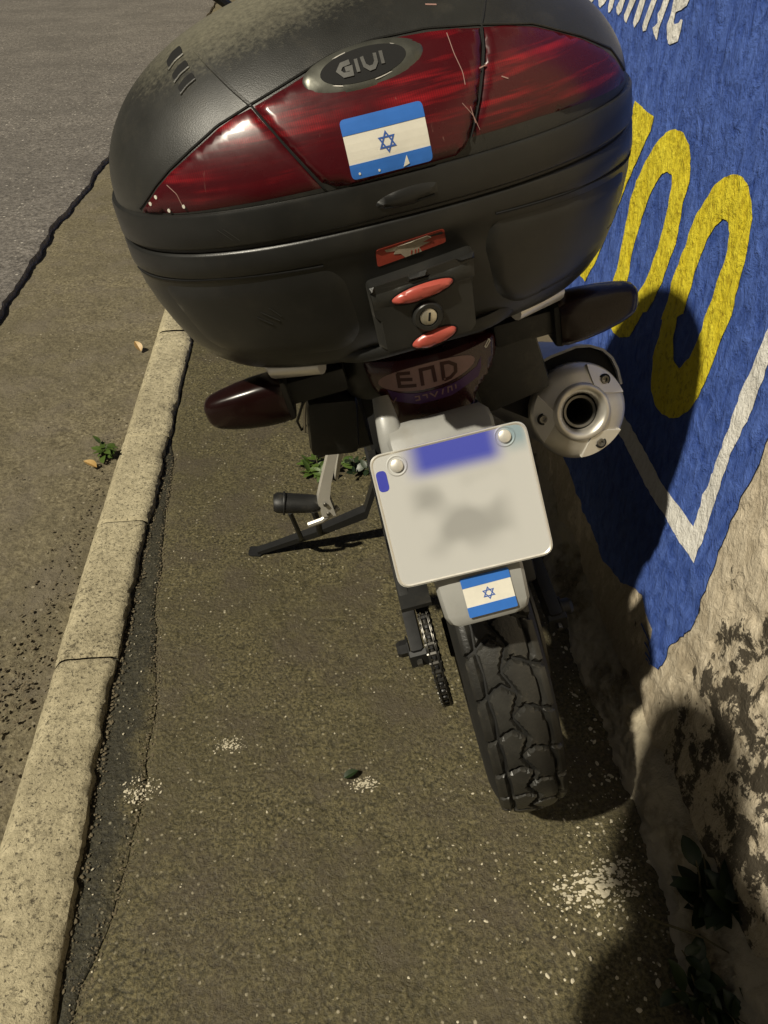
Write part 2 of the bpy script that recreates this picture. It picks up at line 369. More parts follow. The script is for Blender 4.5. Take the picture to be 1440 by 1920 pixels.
def patch(loops, surf, h=.001, bevel=0, res=.01, skirt=.002, base=0.0, sgn=1, ragged=0, seed=0, relief=None):
    """sheet of thickness h lying on surf(a, b) -> 3D point; outline loops[0], holes loops[1:]"""
    loops = [resample(L, res) for L in loops]
    if ragged:
        nl = []
        for L in loops:
            A = np.array(L); n = fbm(A[:, 0]*60, A[:, 1]*60, seed, 3, seed); n2 = fbm(A[:, 0]*60, A[:, 1]*60, seed+9.3, 3, seed+5)
            nl.append([(x+ragged*a, y+ragged*b) for (x, y), a, b in zip(L, n, n2)])
        loops = nl
    A = np.array([p for L in loops for p in L]); lo, hi = A.min(0), A.max(0)
    gx, gy = np.meshgrid(np.arange(lo[0]+res/2, hi[0], res), np.arange(lo[1]+res/2, hi[1], res)); gx, gy = gx.ravel(), gy.ravel()
    def inside(x, y):
        r = inpoly(x, y, loops[0])
        for L in loops[1:]: r &= ~inpoly(x, y, L)
        return r
    k = inside(gx, gy); gx, gy = gx[k], gy[k]
    if len(gx):
        k = dist_edge(gx, gy, loops) > res*.4; gx, gy = gx[k], gy[k]
    P = [tuple(p) for p in A]+list(zip(gx.tolist(), gy.tolist())); E = []; o = 0
    for L in loops: E += [(o+i, o+(i+1) % len(L)) for i in range(len(L))]; o += len(L)
    r = delaunay_2d_cdt([Vector(p) for p in P], E, [], 0, 1e-7)
    V = np.array([tuple(v) for v in r[0]]); F = np.array(r[2]); c = V[F].mean(1)
    F = F[inside(c[:, 0], c[:, 1])]
    nb = len(A); D = dist_edge(V[:, 0], V[:, 1], loops)
    off = np.full(len(V), h)
    if bevel:
        q = np.clip(D/bevel, 0, 1); off = h*np.sqrt(np.clip(1-(1-q)**2, 0, 1))
    off = off+base
    mb = MB(); e = 1e-4; vs = []
    def nrm(a, b):
        p = Vector(surf(a, b)); n = (Vector(surf(a+e, b))-p).cross(Vector(surf(a, b+e))-p)
        return p, n.normalized()*sgn
    vs = []
    for (a, b), of in zip(V.tolist(), off.tolist()):
        p, n = nrm(a, b)
        if relief: of += relief(a, b)
        vs.append(p+n*of)
    fs = [tuple(f) for f in F.tolist()]
    # skirt round boundary edges
    if skirt is None: return mb.add(vs, fs)
    cnt = {}
    for f in fs:
        for i in range(3): q = (f[i], f[(i+1) % 3]); cnt[q] = cnt.get(q, 0)+1
    low = {}
    for (i, j) in [q for q in cnt if (q[1], q[0]) not in cnt]:
        for t in (i, j):
            if t not in low:
                p, n = nrm(*V[t]); low[t] = len(vs); vs.append(p+n*(base-skirt))
        fs.append((j, i, low[i], low[j]))
    return mb.add(vs, fs)
def ellipse(cx, cy, rx, ry, n=28, rot=0):
    return [(cx+rx*math.cos(t)*math.cos(rot)-ry*math.sin(t)*math.sin(rot), cy+rx*math.cos(t)*math.sin(rot)+ry*math.sin(t)*math.cos(rot)) for t in [2*math.pi*i/n for i in range(n)]]
def stroke(pts, wd):            # outline polygon of a thick polyline (mitred)
    P = [Vector(p) for p in pts]; L, Rr = [], []
    for i, p in enumerate(P):
        d0 = (P[i]-P[i-1]).normalized() if i else (P[1]-P[0]).normalized()
        d1 = (P[i+1]-P[i]).normalized() if i < len(P)-1 else d0
        d = (d0+d1).normalized(); n = Vector((-d.y, d.x)); k = wd/2/max(.45, n.dot(Vector((-d0.y, d0.x))))
        L.append(tuple(p+n*k)); Rr.append(tuple(p-n*k))
    return L+Rr[::-1]
def frame(loc, lean, yaw):
    cy, sy, cl, sl = math.cos(R(yaw)), math.sin(R(yaw)), math.cos(R(lean)), math.sin(R(lean))
    Rz = Matrix(((cy, -sy, 0), (sy, cy, 0), (0, 0, 1))); Ry = Matrix(((cl, 0, -sl), (0, 1, 0), (sl, 0, cl)))
    return Matrix.Translation(loc) @ (Rz @ Ry).to_4x4()

# ================================================================ SETTING
def struct(o): o['kind'] = 'structure'; return o
def ys_graded(a, b, lo, hi, d, far):
    ys = [a]
    while ys[-1] < b: ys.append(ys[-1]+(d if lo <= ys[-1] <= hi else far))
    return ys
struct(grid_mesh(np.linspace(-60, 60, 13), np.linspace(-40, 140, 19), lambda x, y: (x, y, 0*x-.075)).build('ground', MT['ground']))
KX0, KX1 = -.632, -.492
def crack_x(y):
    return np.interp(y, [.3, .47, .56, .68, .80, .99, 1.27, 1.6, 1.95, 2.05], [-.445, -.436, -.412, -.396, -.386, -.394, -.430, -.45, -.472, -.486])+.012*fbm(np.asarray(y)*9, 0*np.asarray(y), 3.3, 4, 2)
def pav_z(x, y):
    return .006*fbm(x*2.2, y*2.2, 0, 4, 11)+.0022*fbm(x*24, y*24, 0, 4, 5)+.0012*fbm(x*90, y*90, 0, 2, 8)
YP = ys_graded(-1.6, 40, .25, 2.6, .011, .12)
def pav(x, y):                      # x is 0..1 across
    xc = np.where(y < 2.05, crack_x(y), KX1+.004)+.0006
    X = xc+(.62-xc)*x
    z = pav_z(X, y)-.005*np.exp(-(X-xc)/.004)
    return X, y, z
struct(grid_mesh(np.r_[0, .004, .012, np.linspace(.02, 1, 96)], YP, pav).build('pavement', MT['pavement']))
def gut(x, y):
    xc = crack_x(y)-.0012*(1+fbm(y*7, 0*y, 8, 3, 35)); X = KX1-.03+(xc-KX1+.03)*x
    z = pav_z(X, y)-.001-.003*(1-x)-.004*np.exp(-(xc-X)/.004)+.003*fbm(X*40, y*40, 2, 4, 21)+.006*np.exp(-(X-KX1)/.016)*fbm(X*50, y*50, 4, 3, 29)
    return X, y, z
struct(grid_mesh(np.linspace(0, 1, 16), ys_graded(-1.6, 2.1, .25, 2.1, .011, .12), gut).build('gutter_strip', MT['gutter']))
# strip of dark ground below the crack
# road, with a broken edge standing proud of the dirt verge
def road_edge(y): return -1.31+.035*fbm(y*1.3, 0*y, 1, 3, 31)+.016*fbm(y*9, 0*y, 4, 4, 33)
def road(x, y):
    xe = road_edge(y); X = xe-(1-x)*8.0
    z = .022+.008*fbm(X*1.5, y*1.5, 0, 4, 41)+.0035*fbm(X*22, y*22, 0, 3, 43)
    z = np.where(x > .9999, -.06, z-.006*np.exp(-(xe-X)/.02)); return X, y, z
YR = ys_graded(-2, 60, 1.6, 7, .025, .2)
struct(grid_mesh(np.r_[np.linspace(0, .8, 24), np.linspace(.81, .995, 40), .9985, .99985, 1], YR, road).build('road', MT['road']))
def verge(x, y):
    xe = road_edge(y)-.03; X = xe+(KX0+.03-xe)*x
    z = -.006+.007*fbm(X*3, y*3, 0, 4, 51)+.004*fbm(X*26, y*26, 0, 4, 53)-.012*np.exp(-(X-xe)/.06); return X, y, z
struct(grid_mesh(np.linspace(0, 1, 60), ys_graded(-2, 60, .9, 4.5, .012, .2), verge).build('dirt_verge', MT['verge']))

# kerb: cast concrete stones, each its own piece
kerb = bpy.data.objects.new('kerb', None); COL.objects.link(kerb); struct(kerb); kerb['label'] = 'pale rough concrete kerb between the dirt verge and the pavement'
joints = [-1.6, -.6, .08, 1.128, 1.60, 2.02, 2.75, 3.55, 4.4, 5.3, 6.3, 7.3, 8.4, 10, 12, 14, 17, 20]
for i, (a, b) in enumerate(zip(joints, joints[1:])):
    dy = random.uniform(-.004, .004); dz = random.uniform(-.004, .004)
    near = b > .1 and a < 3
    ny = int((b-a)/(.009 if near else .06))+2; prof = []
    for q in np.linspace(0, 1, 44 if near else 14): prof.append(q)
    # profile runs left foot -> bevel -> top -> right foot
    path = np.array([(KX0-.012, -.07), (KX0-.002, -.002), (KX0+.016, .020), (KX0+.03, .025), (KX1-.012, .026), (KX1+.001, .019), (KX1+.006, -.07)])
    sl = np.r_[0, np.cumsum(np.hypot(*np.diff(path, axis=0).T))]; sl /= sl[-1]
    def kf(q, y, a=a, b=b, dx=dy, dz=dz, seed=i):
        x = np.interp(q, sl, path[:, 0])+dx; x = x+.026*np.clip((.95-y)/.5, 0, 1)*np.clip((q-.55)/.2, 0, 1); z = np.interp(q, sl, path[:, 1])+dz
        e = np.minimum(y-a, b-y); e = np.clip(e/.010, 0, 1); z = z-.008*(1-e)**2
        rightness = np.clip((x-(KX1-.035))/.035, 0, 1)
        n1 = fbm(y*14+seed*3.1, x*14, z*14, 4, 61); n2 = fbm(y*60, x*60, z*60, 3, 63)
        rg = np.clip(fbm(y*2.3, 0*y, 5.5, 3, 68)+.45, 0, 1); x = x+.008*rightness*n1+rg*(.005*rightness*fbm(y*43, x*43, z*43, 5, 63)+.004*rightness*fbm(y*150, x*150, z*150, 2, 69))-.010*rightness*np.clip(fbm(y*5+seed, 0*y, 2.2, 3, 67), 0, 1)
        chip = np.clip(fbm(y*21+seed, 0*y+seed, 1.5, 3, 91)-.12, 0, 1)*np.clip(fbm(y*4, 0*y, 9, 2, 93)+.5, 0, 1); x = x-.030*chip*rightness; z = z-.020*chip*np.clip(rightness*1.3, 0, 1); lf = np.clip((KX0+.035-x)/.03, 0, 1); z = z-.010*lf*np.clip(fbm(y*15, 0*y, 4, 3, 95)-.15, 0, 1)
        z = z+.0035*n1*(.4+rightness)+.0016*n2-.007*rightness*np.clip(n1+.1, 0, 1)
        return x, y, z
    grid_mesh(np.array(prof), np.linspace(a+.0015, b-.0015, ny), kf).build('kerb_stone', MT['kerb'], kerb)

# ---------------------------------------------------------------- painted wall
XW = .59
wall = thing('painted_wall', 'stucco wall painted blue with yellow figures and white script over stained cream plaster', 'wall')
def wall_d(y, z):                   # relief towards the pavement (-x)
    low = np.clip((.42-z)/.30, 0, 1)*np.clip((2.2-y)/.4, .15, 1)
    near = np.clip((2.0-y)/.3, 0, 1)*np.clip((1.25-z)/.1, 0, 1)
    d = .004*fbm(y*1.2, z*1.2, 0, 2, 70)*(1-near)*.4+near*.004*fbm(y*7, z*7, 0, 4, 71)+near*.0018*fbm((y+z*.6)*55, (z-y*.5)*22, 0, 3, 73)
    d = d+low*(.007*fbm(y*9, z*9, 3, 4, 75)+.004*fbm(y*34, z*34, 3, 4, 77))
    flake = np.clip((fbm(y*12, z*12, 5, 5, 79)-.10)*9, 0, 1); right = np.clip((.86-y)/.12, 0, 1)*np.clip((.70-z)/.1, 0, 1)
    return d-.005*flake*np.maximum(low*.6, right)
YW = ys_graded(-1.2, 16, .25, 1.75, .0065, .08)
zs = np.r_[np.arange(-.05, 1.25, .0065), np.linspace(1.27, 2.3, 16)]
grid_mesh(YW, zs, lambda y, z: (XW-wall_d(y, z), y, z)).build('plaster_face', MT['plaster'], wall)
MB().box((XW+.13, 7.4, 1.125), (.20, 17.2, 2.35)).build('wall_core', MT['plaster'], wall, False)
def wsurf(off=0):
    def f(y, z):
        return (XW-float(wall_d(np.array([y]), np.array([z]))[0])-off, y, z)
    return f
WC = {}
def wall_patch(name, loops, mat, off, res, ragged=.0035, seed=0):
    """paint layer that follows the wall's relief (vectorised)"""
    mb = patch(loops, lambda a, b: (0, a, b), h=0, res=res, skirt=None, ragged=ragged, seed=seed)
    V = np.array(mb.v); F = [f for f in mb.f if len(f) == 3]
    d = wall_d(V[:, 1], V[:, 2]); V[:, 0] = XW-d-off
    m2 = MB(); m2.v = [tuple(p) for p in V.tolist()]; m2.f = F
    return m2.build(name, mat, wall)
o1= [(1.261, 1.041), (1.229, 1.042), (1.199, 1.031), (1.186, 1.015), (1.17, 0.985), (1.173, 0.954), (1.17, 0.924), (1.166, 0.891), (1.173, 0.858), (1.179, 0.821), (1.193, 0.782), (1.207, 0.754), (1.223, 0.745), (1.242, 0.709), (1.257, 0.681), (1.299, 0.658), (1.332, 0.652), (1.354, 0.659), (1.363, 0.685), (1.385, 0.726), (1.377, 0.786), (1.381, 0.839), (1.378, 0.895), (1.367, 0.933), (1.348, 0.968), (1.322, 1.002), (1.294, 1.027)]
o1h= [(1.255, 0.977), (1.238, 0.977), (1.226, 0.959), (1.223, 0.926), (1.224, 0.893), (1.228, 0.863), (1.235, 0.825), (1.246, 0.79), (1.269, 0.759), (1.286, 0.743), (1.306, 0.746), (1.319, 0.763), (1.324, 0.806), (1.323, 0.847), (1.315, 0.888), (1.304, 0.923), (1.289, 0.949), (1.272, 0.969)]
o2= [(1.045, 1.031), (1.021, 1.034), (1.0, 1.027), (0.983, 1.015), (0.969, 0.997), (0.958, 0.97), (0.953, 0.942), (0.952, 0.915), (0.952, 0.888), (0.948, 0.865), (0.949, 0.864), (0.954, 0.834), (0.957, 0.807), (0.959, 0.768), (0.966, 0.74), (0.975, 0.713), (0.987, 0.684), (1.005, 0.66), (1.035, 0.64), (1.065, 0.63), (1.093, 0.63), (1.12, 0.643), (1.132, 0.669), (1.145, 0.698), (1.142, 0.738), (1.147, 0.768), (1.151, 0.764), (1.145, 0.803), (1.143, 0.833), (1.137, 0.866), (1.13, 0.898), (1.128, 0.925), (1.12, 0.951), (1.107, 0.977), (1.09, 1.003), (1.069, 1.021)]
o2h= [(1.042, 0.971), (1.025, 0.97), (1.014, 0.96), (1.009, 0.938), (1.009, 0.914), (1.011, 0.888), (1.014, 0.861), (1.019, 0.832), (1.017, 0.813), (1.021, 0.784), (1.026, 0.757), (1.049, 0.728), (1.07, 0.73), (1.084, 0.744), (1.093, 0.765), (1.096, 0.796), (1.08, 0.809), (1.081, 0.831), (1.08, 0.87), (1.077, 0.903), (1.072, 0.932), (1.059, 0.956)]
one= [(1.442, 1.045), (1.352, 1.039), (1.351, 1.017), (1.377, 0.973), (1.41, 0.914), (1.449, 0.828), (1.491, 0.74), (1.536, 0.675), (1.592, 0.676), (1.553, 0.77), (1.495, 0.905), (1.443, 0.992)]
vee= [(0.845, 0.961), (0.855, 0.876), (0.858, 0.832), (0.867, 0.788), (0.863, 0.734), (0.864, 0.687), (0.867, 0.643), (0.872, 0.6), (0.873, 0.567), (0.872, 0.538), (0.91, 0.537), (0.957, 0.531), (1.012, 0.531), (1.063, 0.535), (1.116, 0.538), (1.172, 0.542), (1.215, 0.538), (1.35, 0.535), (1.381, 0.474), (1.225, 0.494), (1.166, 0.495), (1.096, 0.488), (1.04, 0.482), (0.983, 0.486), (0.93, 0.489), (0.879, 0.488), (0.832, 0.491), (0.834, 0.542), (0.839, 0.595), (0.838, 0.646), (0.839, 0.697), (0.834, 0.739), (0.83, 0.778), (0.83, 0.819), (0.829, 0.837), (0.821, 0.926)]
blue= [(0.779, 0.763), (0.78, 0.702), (0.786, 0.657), (0.787, 0.619), (0.787, 0.579), (0.786, 0.535), (0.786, 0.491), (0.785, 0.455), (0.781, 0.413), (0.783, 0.391), (0.801, 0.34), (0.819, 0.298), (0.814, 0.276), (0.821, 0.227), (0.85, 0.209), (0.87, 0.225), (0.887, 0.269), (0.924, 0.278), (0.95, 0.295), (0.996, 0.271), (1.044, 0.234), (1.145, 0.207), (1.217, 0.208), (1.298, 0.217), (1.388, 0.232), (1.452, 0.239)]
t0= [(1.835, 1.159), (1.829, 1.154), (1.794, 1.151), (1.765, 1.162), (1.758, 1.166)]
t1= [(1.726, 1.168), (1.718, 1.16), (1.705, 1.158), (1.689, 1.166), (1.682, 1.172)]
t2= [(1.658, 1.175), (1.662, 1.164), (1.655, 1.155), (1.648, 1.156), (1.64, 1.164), (1.639, 1.176)]
t3= [(1.609, 1.179), (1.62, 1.167), (1.616, 1.16), (1.606, 1.156), (1.595, 1.164), (1.584, 1.181)]
t4= [(1.561, 1.183), (1.577, 1.16), (1.574, 1.155), (1.558, 1.15), (1.555, 1.157), (1.533, 1.186)]
t5= [(1.511, 1.188), (1.524, 1.163), (1.526, 1.153), (1.515, 1.147), (1.499, 1.161), (1.487, 1.19)]
t6= [(1.46, 1.193), (1.474, 1.165), (1.48, 1.154), (1.472, 1.147), (1.46, 1.15), (1.451, 1.168), (1.437, 1.195)]
t7= [(1.41, 1.197), (1.416, 1.184), (1.424, 1.177), (1.417, 1.166), (1.435, 1.156), (1.412, 1.144), (1.407, 1.143), (1.405, 1.16), (1.398, 1.175), (1.387, 1.199)]
t8= [(1.371, 1.201), (1.374, 1.181), (1.378, 1.167), (1.37, 1.15), (1.36, 1.144), (1.352, 1.143), (1.327, 1.151), (1.324, 1.166), (1.323, 1.179), (1.329, 1.18), (1.334, 1.174), (1.35, 1.171), (1.354, 1.174), (1.355, 1.186), (1.346, 1.189), (1.336, 1.191), (1.319, 1.199), (1.314, 1.206)]
BLUE = blue+[(1.52, .245), (1.7, .235), (2.2, .25), (3, .24), (5, .25), (9, .24), (9, 2.05), (.66, 2.05), (.70, 1.6), (.735, 1.2), (.765, .9)]
wall_patch('blue_paint', [BLUE], MT['blue'], .0030, .011, .006, 3)
wall_patch('yellow_figure', [o1, o1h], MT['yellow'], .0044, .007, .003, 5)
wall_patch('yellow_figure', [o2, o2h], MT['yellow'], .0044, .007, .003, 6)
wall_patch('yellow_figure', [one], MT['yellow'], .0044, .007, .003, 7)
wall_patch('white_stripe', [vee], MT['white'], .0044, .007, .004, 8)
letters = [t0, t1, t2, t3, t4, t5, t6, t7, t8]
for i, L in enumerate(letters):
    y0, z0 = L[0]; y1, z1 = L[-1]      # carry each stroke up beyond its seen foot
    top = [(y1-.02, z1+.05), (y1-.035, z1+.10), (y0-.035, z0+.10), (y0-.02, z0+.05)]
    wall_patch('white_letter', [L+top], MT['white'], .0044, .006, .0015, 20+i)
# brushed-out tail of the blue at its foot
for k, (ya, za, yb, zb, wd) in enumerate([(.872, .238, .925, .242, .006), (.862, .224, .893, .222, .005), (.856, .214, .882, .208, .005), (.852, .207, .872, .199, .004), (.90, .30, .945, .335, .018)]):
    wall_patch('paint_drag', [stroke([(ya, za), ((ya+yb)/2, (za+zb)/2+.003), (yb, zb)], wd)], MT['blue'], .0030, .005, .003, 40+k)

# broken plaster and earth banked along the foot of the wall
def bank(t, y):
    hgt = .115+.05*fbm(y*3, 0*y, 0, 3, 81); out = .075+.03*fbm(y*4, 0*y, 6, 3, 83)
    x = XW+.02-(out+.02)*t-.018*np.sin(t*math.pi)*(1-t); z = hgt*(1-t)**1.35-.014*t
    n = fbm(x*26, y*26, z*26, 5, 85, .6); k = np.sin(np.clip(t*1.1, 0, 1)*math.pi)**.5
    return x-.016*k*n-.006*k*fbm(x*90, y*90, z*90, 3, 87), y, z+.010*k*n
struct(grid_mesh(np.linspace(0, 1, 34), ys_graded(-1.2, 9, .25, 2.1, .006, .06), bank).build('wall_foot_rubble', MT['rubble']))
MT['chain'] = metal('oily_chain', (.10, .095, .085), .35, .85, .6)
# ================================================================ MOTORCYCLE (built upright, u right, v forward, w up; leans on its stand)
bike = thing('motorcycle', 'silver and black motorcycle leaning on its side stand beside the painted wall', 'motorcycle', frame((.333, .889, 0), 12.8, 2.8))
AX = Vector((0, 0, .315))
# -- rear tyre: carcass plus separate tread blocks
def tyre_pt(s, t, off=0):
    """s angle about the axle (0 = rear, positive up and over), t distance across the tread"""
    a = abs(t)
    if a < .060: x = .062*math.sin(a/.066); r = .315-.066*(1-math.cos(a/.066))*.62
    else:
        q = min((a-.060)/.07, 1); x0 = .062*math.sin(.060/.066); r0 = .315-.066*(1-math.cos(.060/.066))*.62
        x = x0+.016*math.sin(q*2.2)-.002*q; r = r0-(r0-.222)*q
    x = math.copysign(x, t); nr = r+off*(1 if a < .045 else .75); nx = x+math.copysign(off*(0 if a < .02 else .5), t)
    return Vector((nx, -nr*math.cos(s), AX.z+nr*math.sin(s)))
rings = []
for k in range(97):
    s_ = 2*math.pi*k/96; rings.append([tyre_pt(s_, tt, -.0070 if abs(tt) < .060 else 0) for tt in np.r_[np.linspace(-.13, -.062, 8), np.linspace(-.0605, .0605, 17), np.linspace(.062, .13, 8)]])
mb = MB(); n = len(rings[0])
mb.v = [tuple(p) for r in rings[:-1] for p in r]
mb.f = [(i*n+k, i*n+k+1, ((i+1) % 96)*n+k+1, ((i+1) % 96)*n+k) for i in range(96) for k in range(n-1)]
tyre = mb.build('tyre', MT['carcass'], bike, ang=50)
NP = 28; PITCH_A = 2*math.pi/NP; PL = PITCH_A*.315      # pitch length on the crown
def inset(L, g):
    o = []; n = len(L); ar = sum(L[i-1][0]*L[i][1]-L[i][0]*L[i-1][1] for i in range(n))
    for i in range(n):
        p, a, b = Vector(L[i]), Vector(L[i-1]), Vector(L[(i+1) % n]); d0, d1 = (p-a).normalized(), (b-p).normalized()
        n0, n1 = Vector((-d0.y, d0.x)), Vector((-d1.y, d1.x)); m = (n0+n1).normalized(); k = g/max(.5, m.dot(n0)); o.append(tuple(p+m*k*(1 if ar > 0 else -1)))
    return o
q = PL
blocks = [   # interlocking chevrons: two centre rows split by a zigzag groove, two shoulder rows
    [(0, -.010), (.5*q, .006), (q, -.010), (1.24*q, .011), (1.02*q, .034), (.5*q, .038), (.02*q, .034), (.24*q, .011)],
    [(.5*q, .006), (q, -.010), (1.5*q, .006), (1.74*q, -.015), (1.52*q, -.037), (q, -.033), (.52*q, -.037), (.74*q, -.015)],
    [(.02*q, .034), (.5*q, .038), (1.02*q, .034), (.90*q, .0605), (-.10*q, .0605)],
    [(.52*q, -.037), (q, -.033), (1.52*q, -.037), (1.40*q, -.0605), (.40*q, -.0605)],
]
proto = []
for bl in blocks:
    f = lambda a, b: tuple(tyre_pt(a/.315, b, -.0066))
    proto.append(patch([rounded(inset(bl, .0016), .0025, 2)], f, h=.0066, bevel=.0032, res=.0042, skirt=.002, sgn=-1))
me_bl = []
for q in proto:
    o = q.build('tread_block', MT['tread'], tyre, ang=35); me_bl.append(o)
for k in range(1, NP):
    for o in me_bl:
        c = o.copy(); COL.objects.link(c); c.parent = tyre
        c.matrix_local = Matrix.Translation(AX) @ Matrix.Rotation(-PITCH_A*k, 4, 'X') @ Matrix.Translation(-AX)
# -- wheel
mb = MB().lathe([(.226, -.052), (.215, -.05), (.205, -.03), (.196, -.012), (.196, .012), (.205, .03), (.215, .05), (.226, .052), (.222, .046), (.214, .03), (.214, -.03), (.222, -.046), (.226, -.052)], AX, (1, 0, 0), 64)
rim = mb.build('wheel_rim', MT['blacksteel'], bike)
for k in range(6):
    a = 2*math.pi*k/6; d = Vector((0, math.cos(a), math.sin(a)))
    MB().tube([AX+d*.04, AX+d*.12, AX+d*.20], [.022, .015, .017], 8, flat=.8).build('spoke', MT['blacksteel'], rim)
MB().lathe([(.0, -.07), (.035, -.07), (.045, -.05), (.045, .05), (.035, .07), (0, .07)], AX, (1, 0, 0), 24).build('hub', MT['blacksteel'], rim)
MB().lathe([(.055, .082), (.115, .082), (.115, .087), (.055, .087), (.055, .082)], AX, (1, 0, 0), 48).build('brake_disc', MT['steel'], bike)
mb = MB().box((.092, .075, .40), (.045, .07, .10), Matrix.Rotation(R(-35), 3, 'X'), .012); mb.build('brake_caliper', MT['black'], bike)
# -- sprocket with teeth, chain with links, guard
def wheelpt(u, r, a, c=AX): return Vector((u, c.y-r*math.cos(a), c.z+r*math.sin(a)))
teeth = []; NT_ = 42
for k in range(NT_*4):
    a = 2*math.pi*k/(NT_*4); teeth.append((.112+(.0055 if k % 4 in (1, 2) else -.002), a))
prs = []
for u in (-.101, -.0995, -.0955, -.094):
    inset = .0015 if u in (-.101, -.094) else 0
    prs.append([wheelpt(u, r-inset, a) for r, a in teeth])
MB().loft(prs).build('sprocket', MT['blacksteel'], bike)
FS = Vector((0, .52, .39)); cr, fr_ = .1125, .040
path = []
for a in np.linspace(R(-88), R(96), 40): path.append(wheelpt(-.0975, cr, a))
for q in np.linspace(.06, .97, 30): path.append(wheelpt(-.0975, cr, R(96)).lerp(FS+Vector((-.0975, 0, fr_)), q))
for a in np.linspace(R(90), R(270), 12): path.append(wheelpt(-.0975, fr_, a, FS))
for q in np.linspace(.04, .97, 30): path.append((FS+Vector((-.0975, 0, -fr_))).lerp(wheelpt(-.0975, cr, R(-88)), q)-Vector((0, 0, .012*math.sin(q*math.pi))))
P = np.array([tuple(p) for p in path]); L = np.r_[0, np.cumsum(np.linalg.norm(np.diff(P, axis=0), axis=1))]
chain = MB().tube([path[0]+Vector((0, 0, 0))]+path[1:], .003, 6).build('chain', MT['steel'], bike)
NL = int(L[-1]/.0158); lk = MB()
for s_ in (-1, 1):
    lk.box((s_*.0062, 0, 0), (.0022, .017, .0115), None, .0008)
    lk.box((s_*.0083, 0, 0), (.0018, .012, .0085), None, .0006)
lk.lathe([(0, -.0105), (.0030, -.0105), (.0034, -.009), (.0034, .009), (.0030, .0105), (0, .0105)], (0, .006, 0), (1, 0, 0), 8)
lk.lathe([(.005, -.005), (.005, .005)], (0, .006, 0), (1, 0, 0), 8, True)
l0 = None
for k in range(NL):
    d = (k+.5)*L[-1]/NL; p = Vector([np.interp(d, L, P[:, i]) for i in range(3)]); q = Vector([np.interp(d+.006, L, P[:, i]) for i in range(3)])
    M = Matrix.Translation(p) @ Matrix.Rotation(math.atan2((q-p).z, (q-p).y), 4, 'X')
    if l0 is None: l0 = lk.build('chain_link', MT['chain'], chain, ang=30); o = l0
    else: o = l0.copy(); COL.objects.link(o); o.parent = chain
    o.matrix_local = M
# guard above the chain
poly = [(-.03, .452), (.06, .475), (.30, .475), (.42, .46), (.42, .435), (.29, .448), (.06, .447), (-.02, .437)]
MB().prism(poly, -.128, -.112, lambda a, b, d: (d, a, b), .002).build('chain_guard', MT['black'], bike, ang=25)
MB().prism([(-.035, .448), (.30, .474), (.30, .480), (-.035, .456)], -.130, -.078, lambda a, b, d: (d, a, b)).build('chain_guard', MT['black'], bike, ang=25)
# -- swingarm, axle and adjusters
for s_ in (-1, 1):
    u = s_*.125 if s_ < 0 else .128
    sw = MB().prism([(-.030, .292), (-.030, .338), (.02, .350), (.30, .402), (.56, .44), (.56, .37), (.30, .335), (.02, .280)], u-.011, u+.011, lambda a, b, d: (d, a, b), .004).build('swingarm', MT['blacksteel'], bike, ang=25)
    MB().prism([(-.036, .300), (-.036, .330), (-.026, .334), (-.026, .296)], u-.017, u+.017, lambda a, b, d: (d, a, b), .002).build('end_plate', MT['blacksteel'], sw, ang=25)
    MB().lathe([(.0, .004), (.005, .004), (.006, .0), (.006, -.02), (0, -.02)], (u, -.042, .315), (0, -1, 0), 6).build('adjuster_bolt', MT['steel'], sw, ang=25)
    MB().lathe([(0, .022), (.012, .022), (.0155, .016), (.0155, .004), (.021, .003), (.021, 0)], (u+s_*.014, 0, .315), (s_, 0, 0), 6 if s_ < 0 else 20).build('axle_nut', MT['blacksteel'], sw, ang=25)
MB().tube([(-.12, .50, .405), (.12, .50, .405)], .035, 14).build('swingarm_bridge', MT['blacksteel'], bike)
# rear mudguard arching over the tyre under the tail
rings = []
for a in np.linspace(R(76), R(150), 22):
    r = .352; row = []
    for u, dr in ((-.086, -.055), (-.086, -.012), (-.074, .006), (-.03, .018), (.03, .018), (.074, .006), (.086, -.012), (.086, -.055), (.081, -.055), (.081, -.014), (.07, .000), (.03, .012), (-.03, .012), (-.07, .000), (-.081, -.014), (-.081, -.055)):
        row.append(wheelpt(u, r+dr, a))
    rings.append(row)
MB().loft(rings).build('inner_mudguard', MT['black'], bike)
# -- licence plate carrier (silver tail piece), number plate
th = R(36); PU = Vector((0, math.sin(th), math.cos(th))); PN = Vector((0, -math.cos(th), math.sin(th))); PC = Vector((-.010, -.180, .772))
def car(s_, u, d): return PC+Vector((u, 0, 0))+PU*s_+PN*d
rings = []
for s_, hw, dep in ((.118, .058, -.05), (.108, .066, -.036), (.095, .068, -.028), (.06, .066, -.020), (.0, .06, -.018), (-.06, .057, -.016), (-.105, .056, -.014), (-.136, .0545, -.0145), (-.1465, .050, -.0165), (-.1515, .043, -.020)):
    row = [car(s_, -hw, dep-.035), car(s_, -hw-.001, dep-.008), car(s_, -hw+.0035, dep-.0005), car(s_, -hw*.72, dep+.0008), car(s_, hw*.72, dep+.0008), car(s_, hw-.0035, dep-.0005), car(s_, hw+.001, dep-.006), car(s_, hw, dep-.035),
           car(s_, hw-.005, dep-.035), car(s_, hw-.006, dep-.009), car(s_, 0, dep-.006), car(s_, -hw+.006, dep-.009), car(s_, -hw+.005, dep-.035)]
    rings.append(row)
MB().loft(rings).build('plate_carrier', MT['silverpaint'], bike, ang=35)
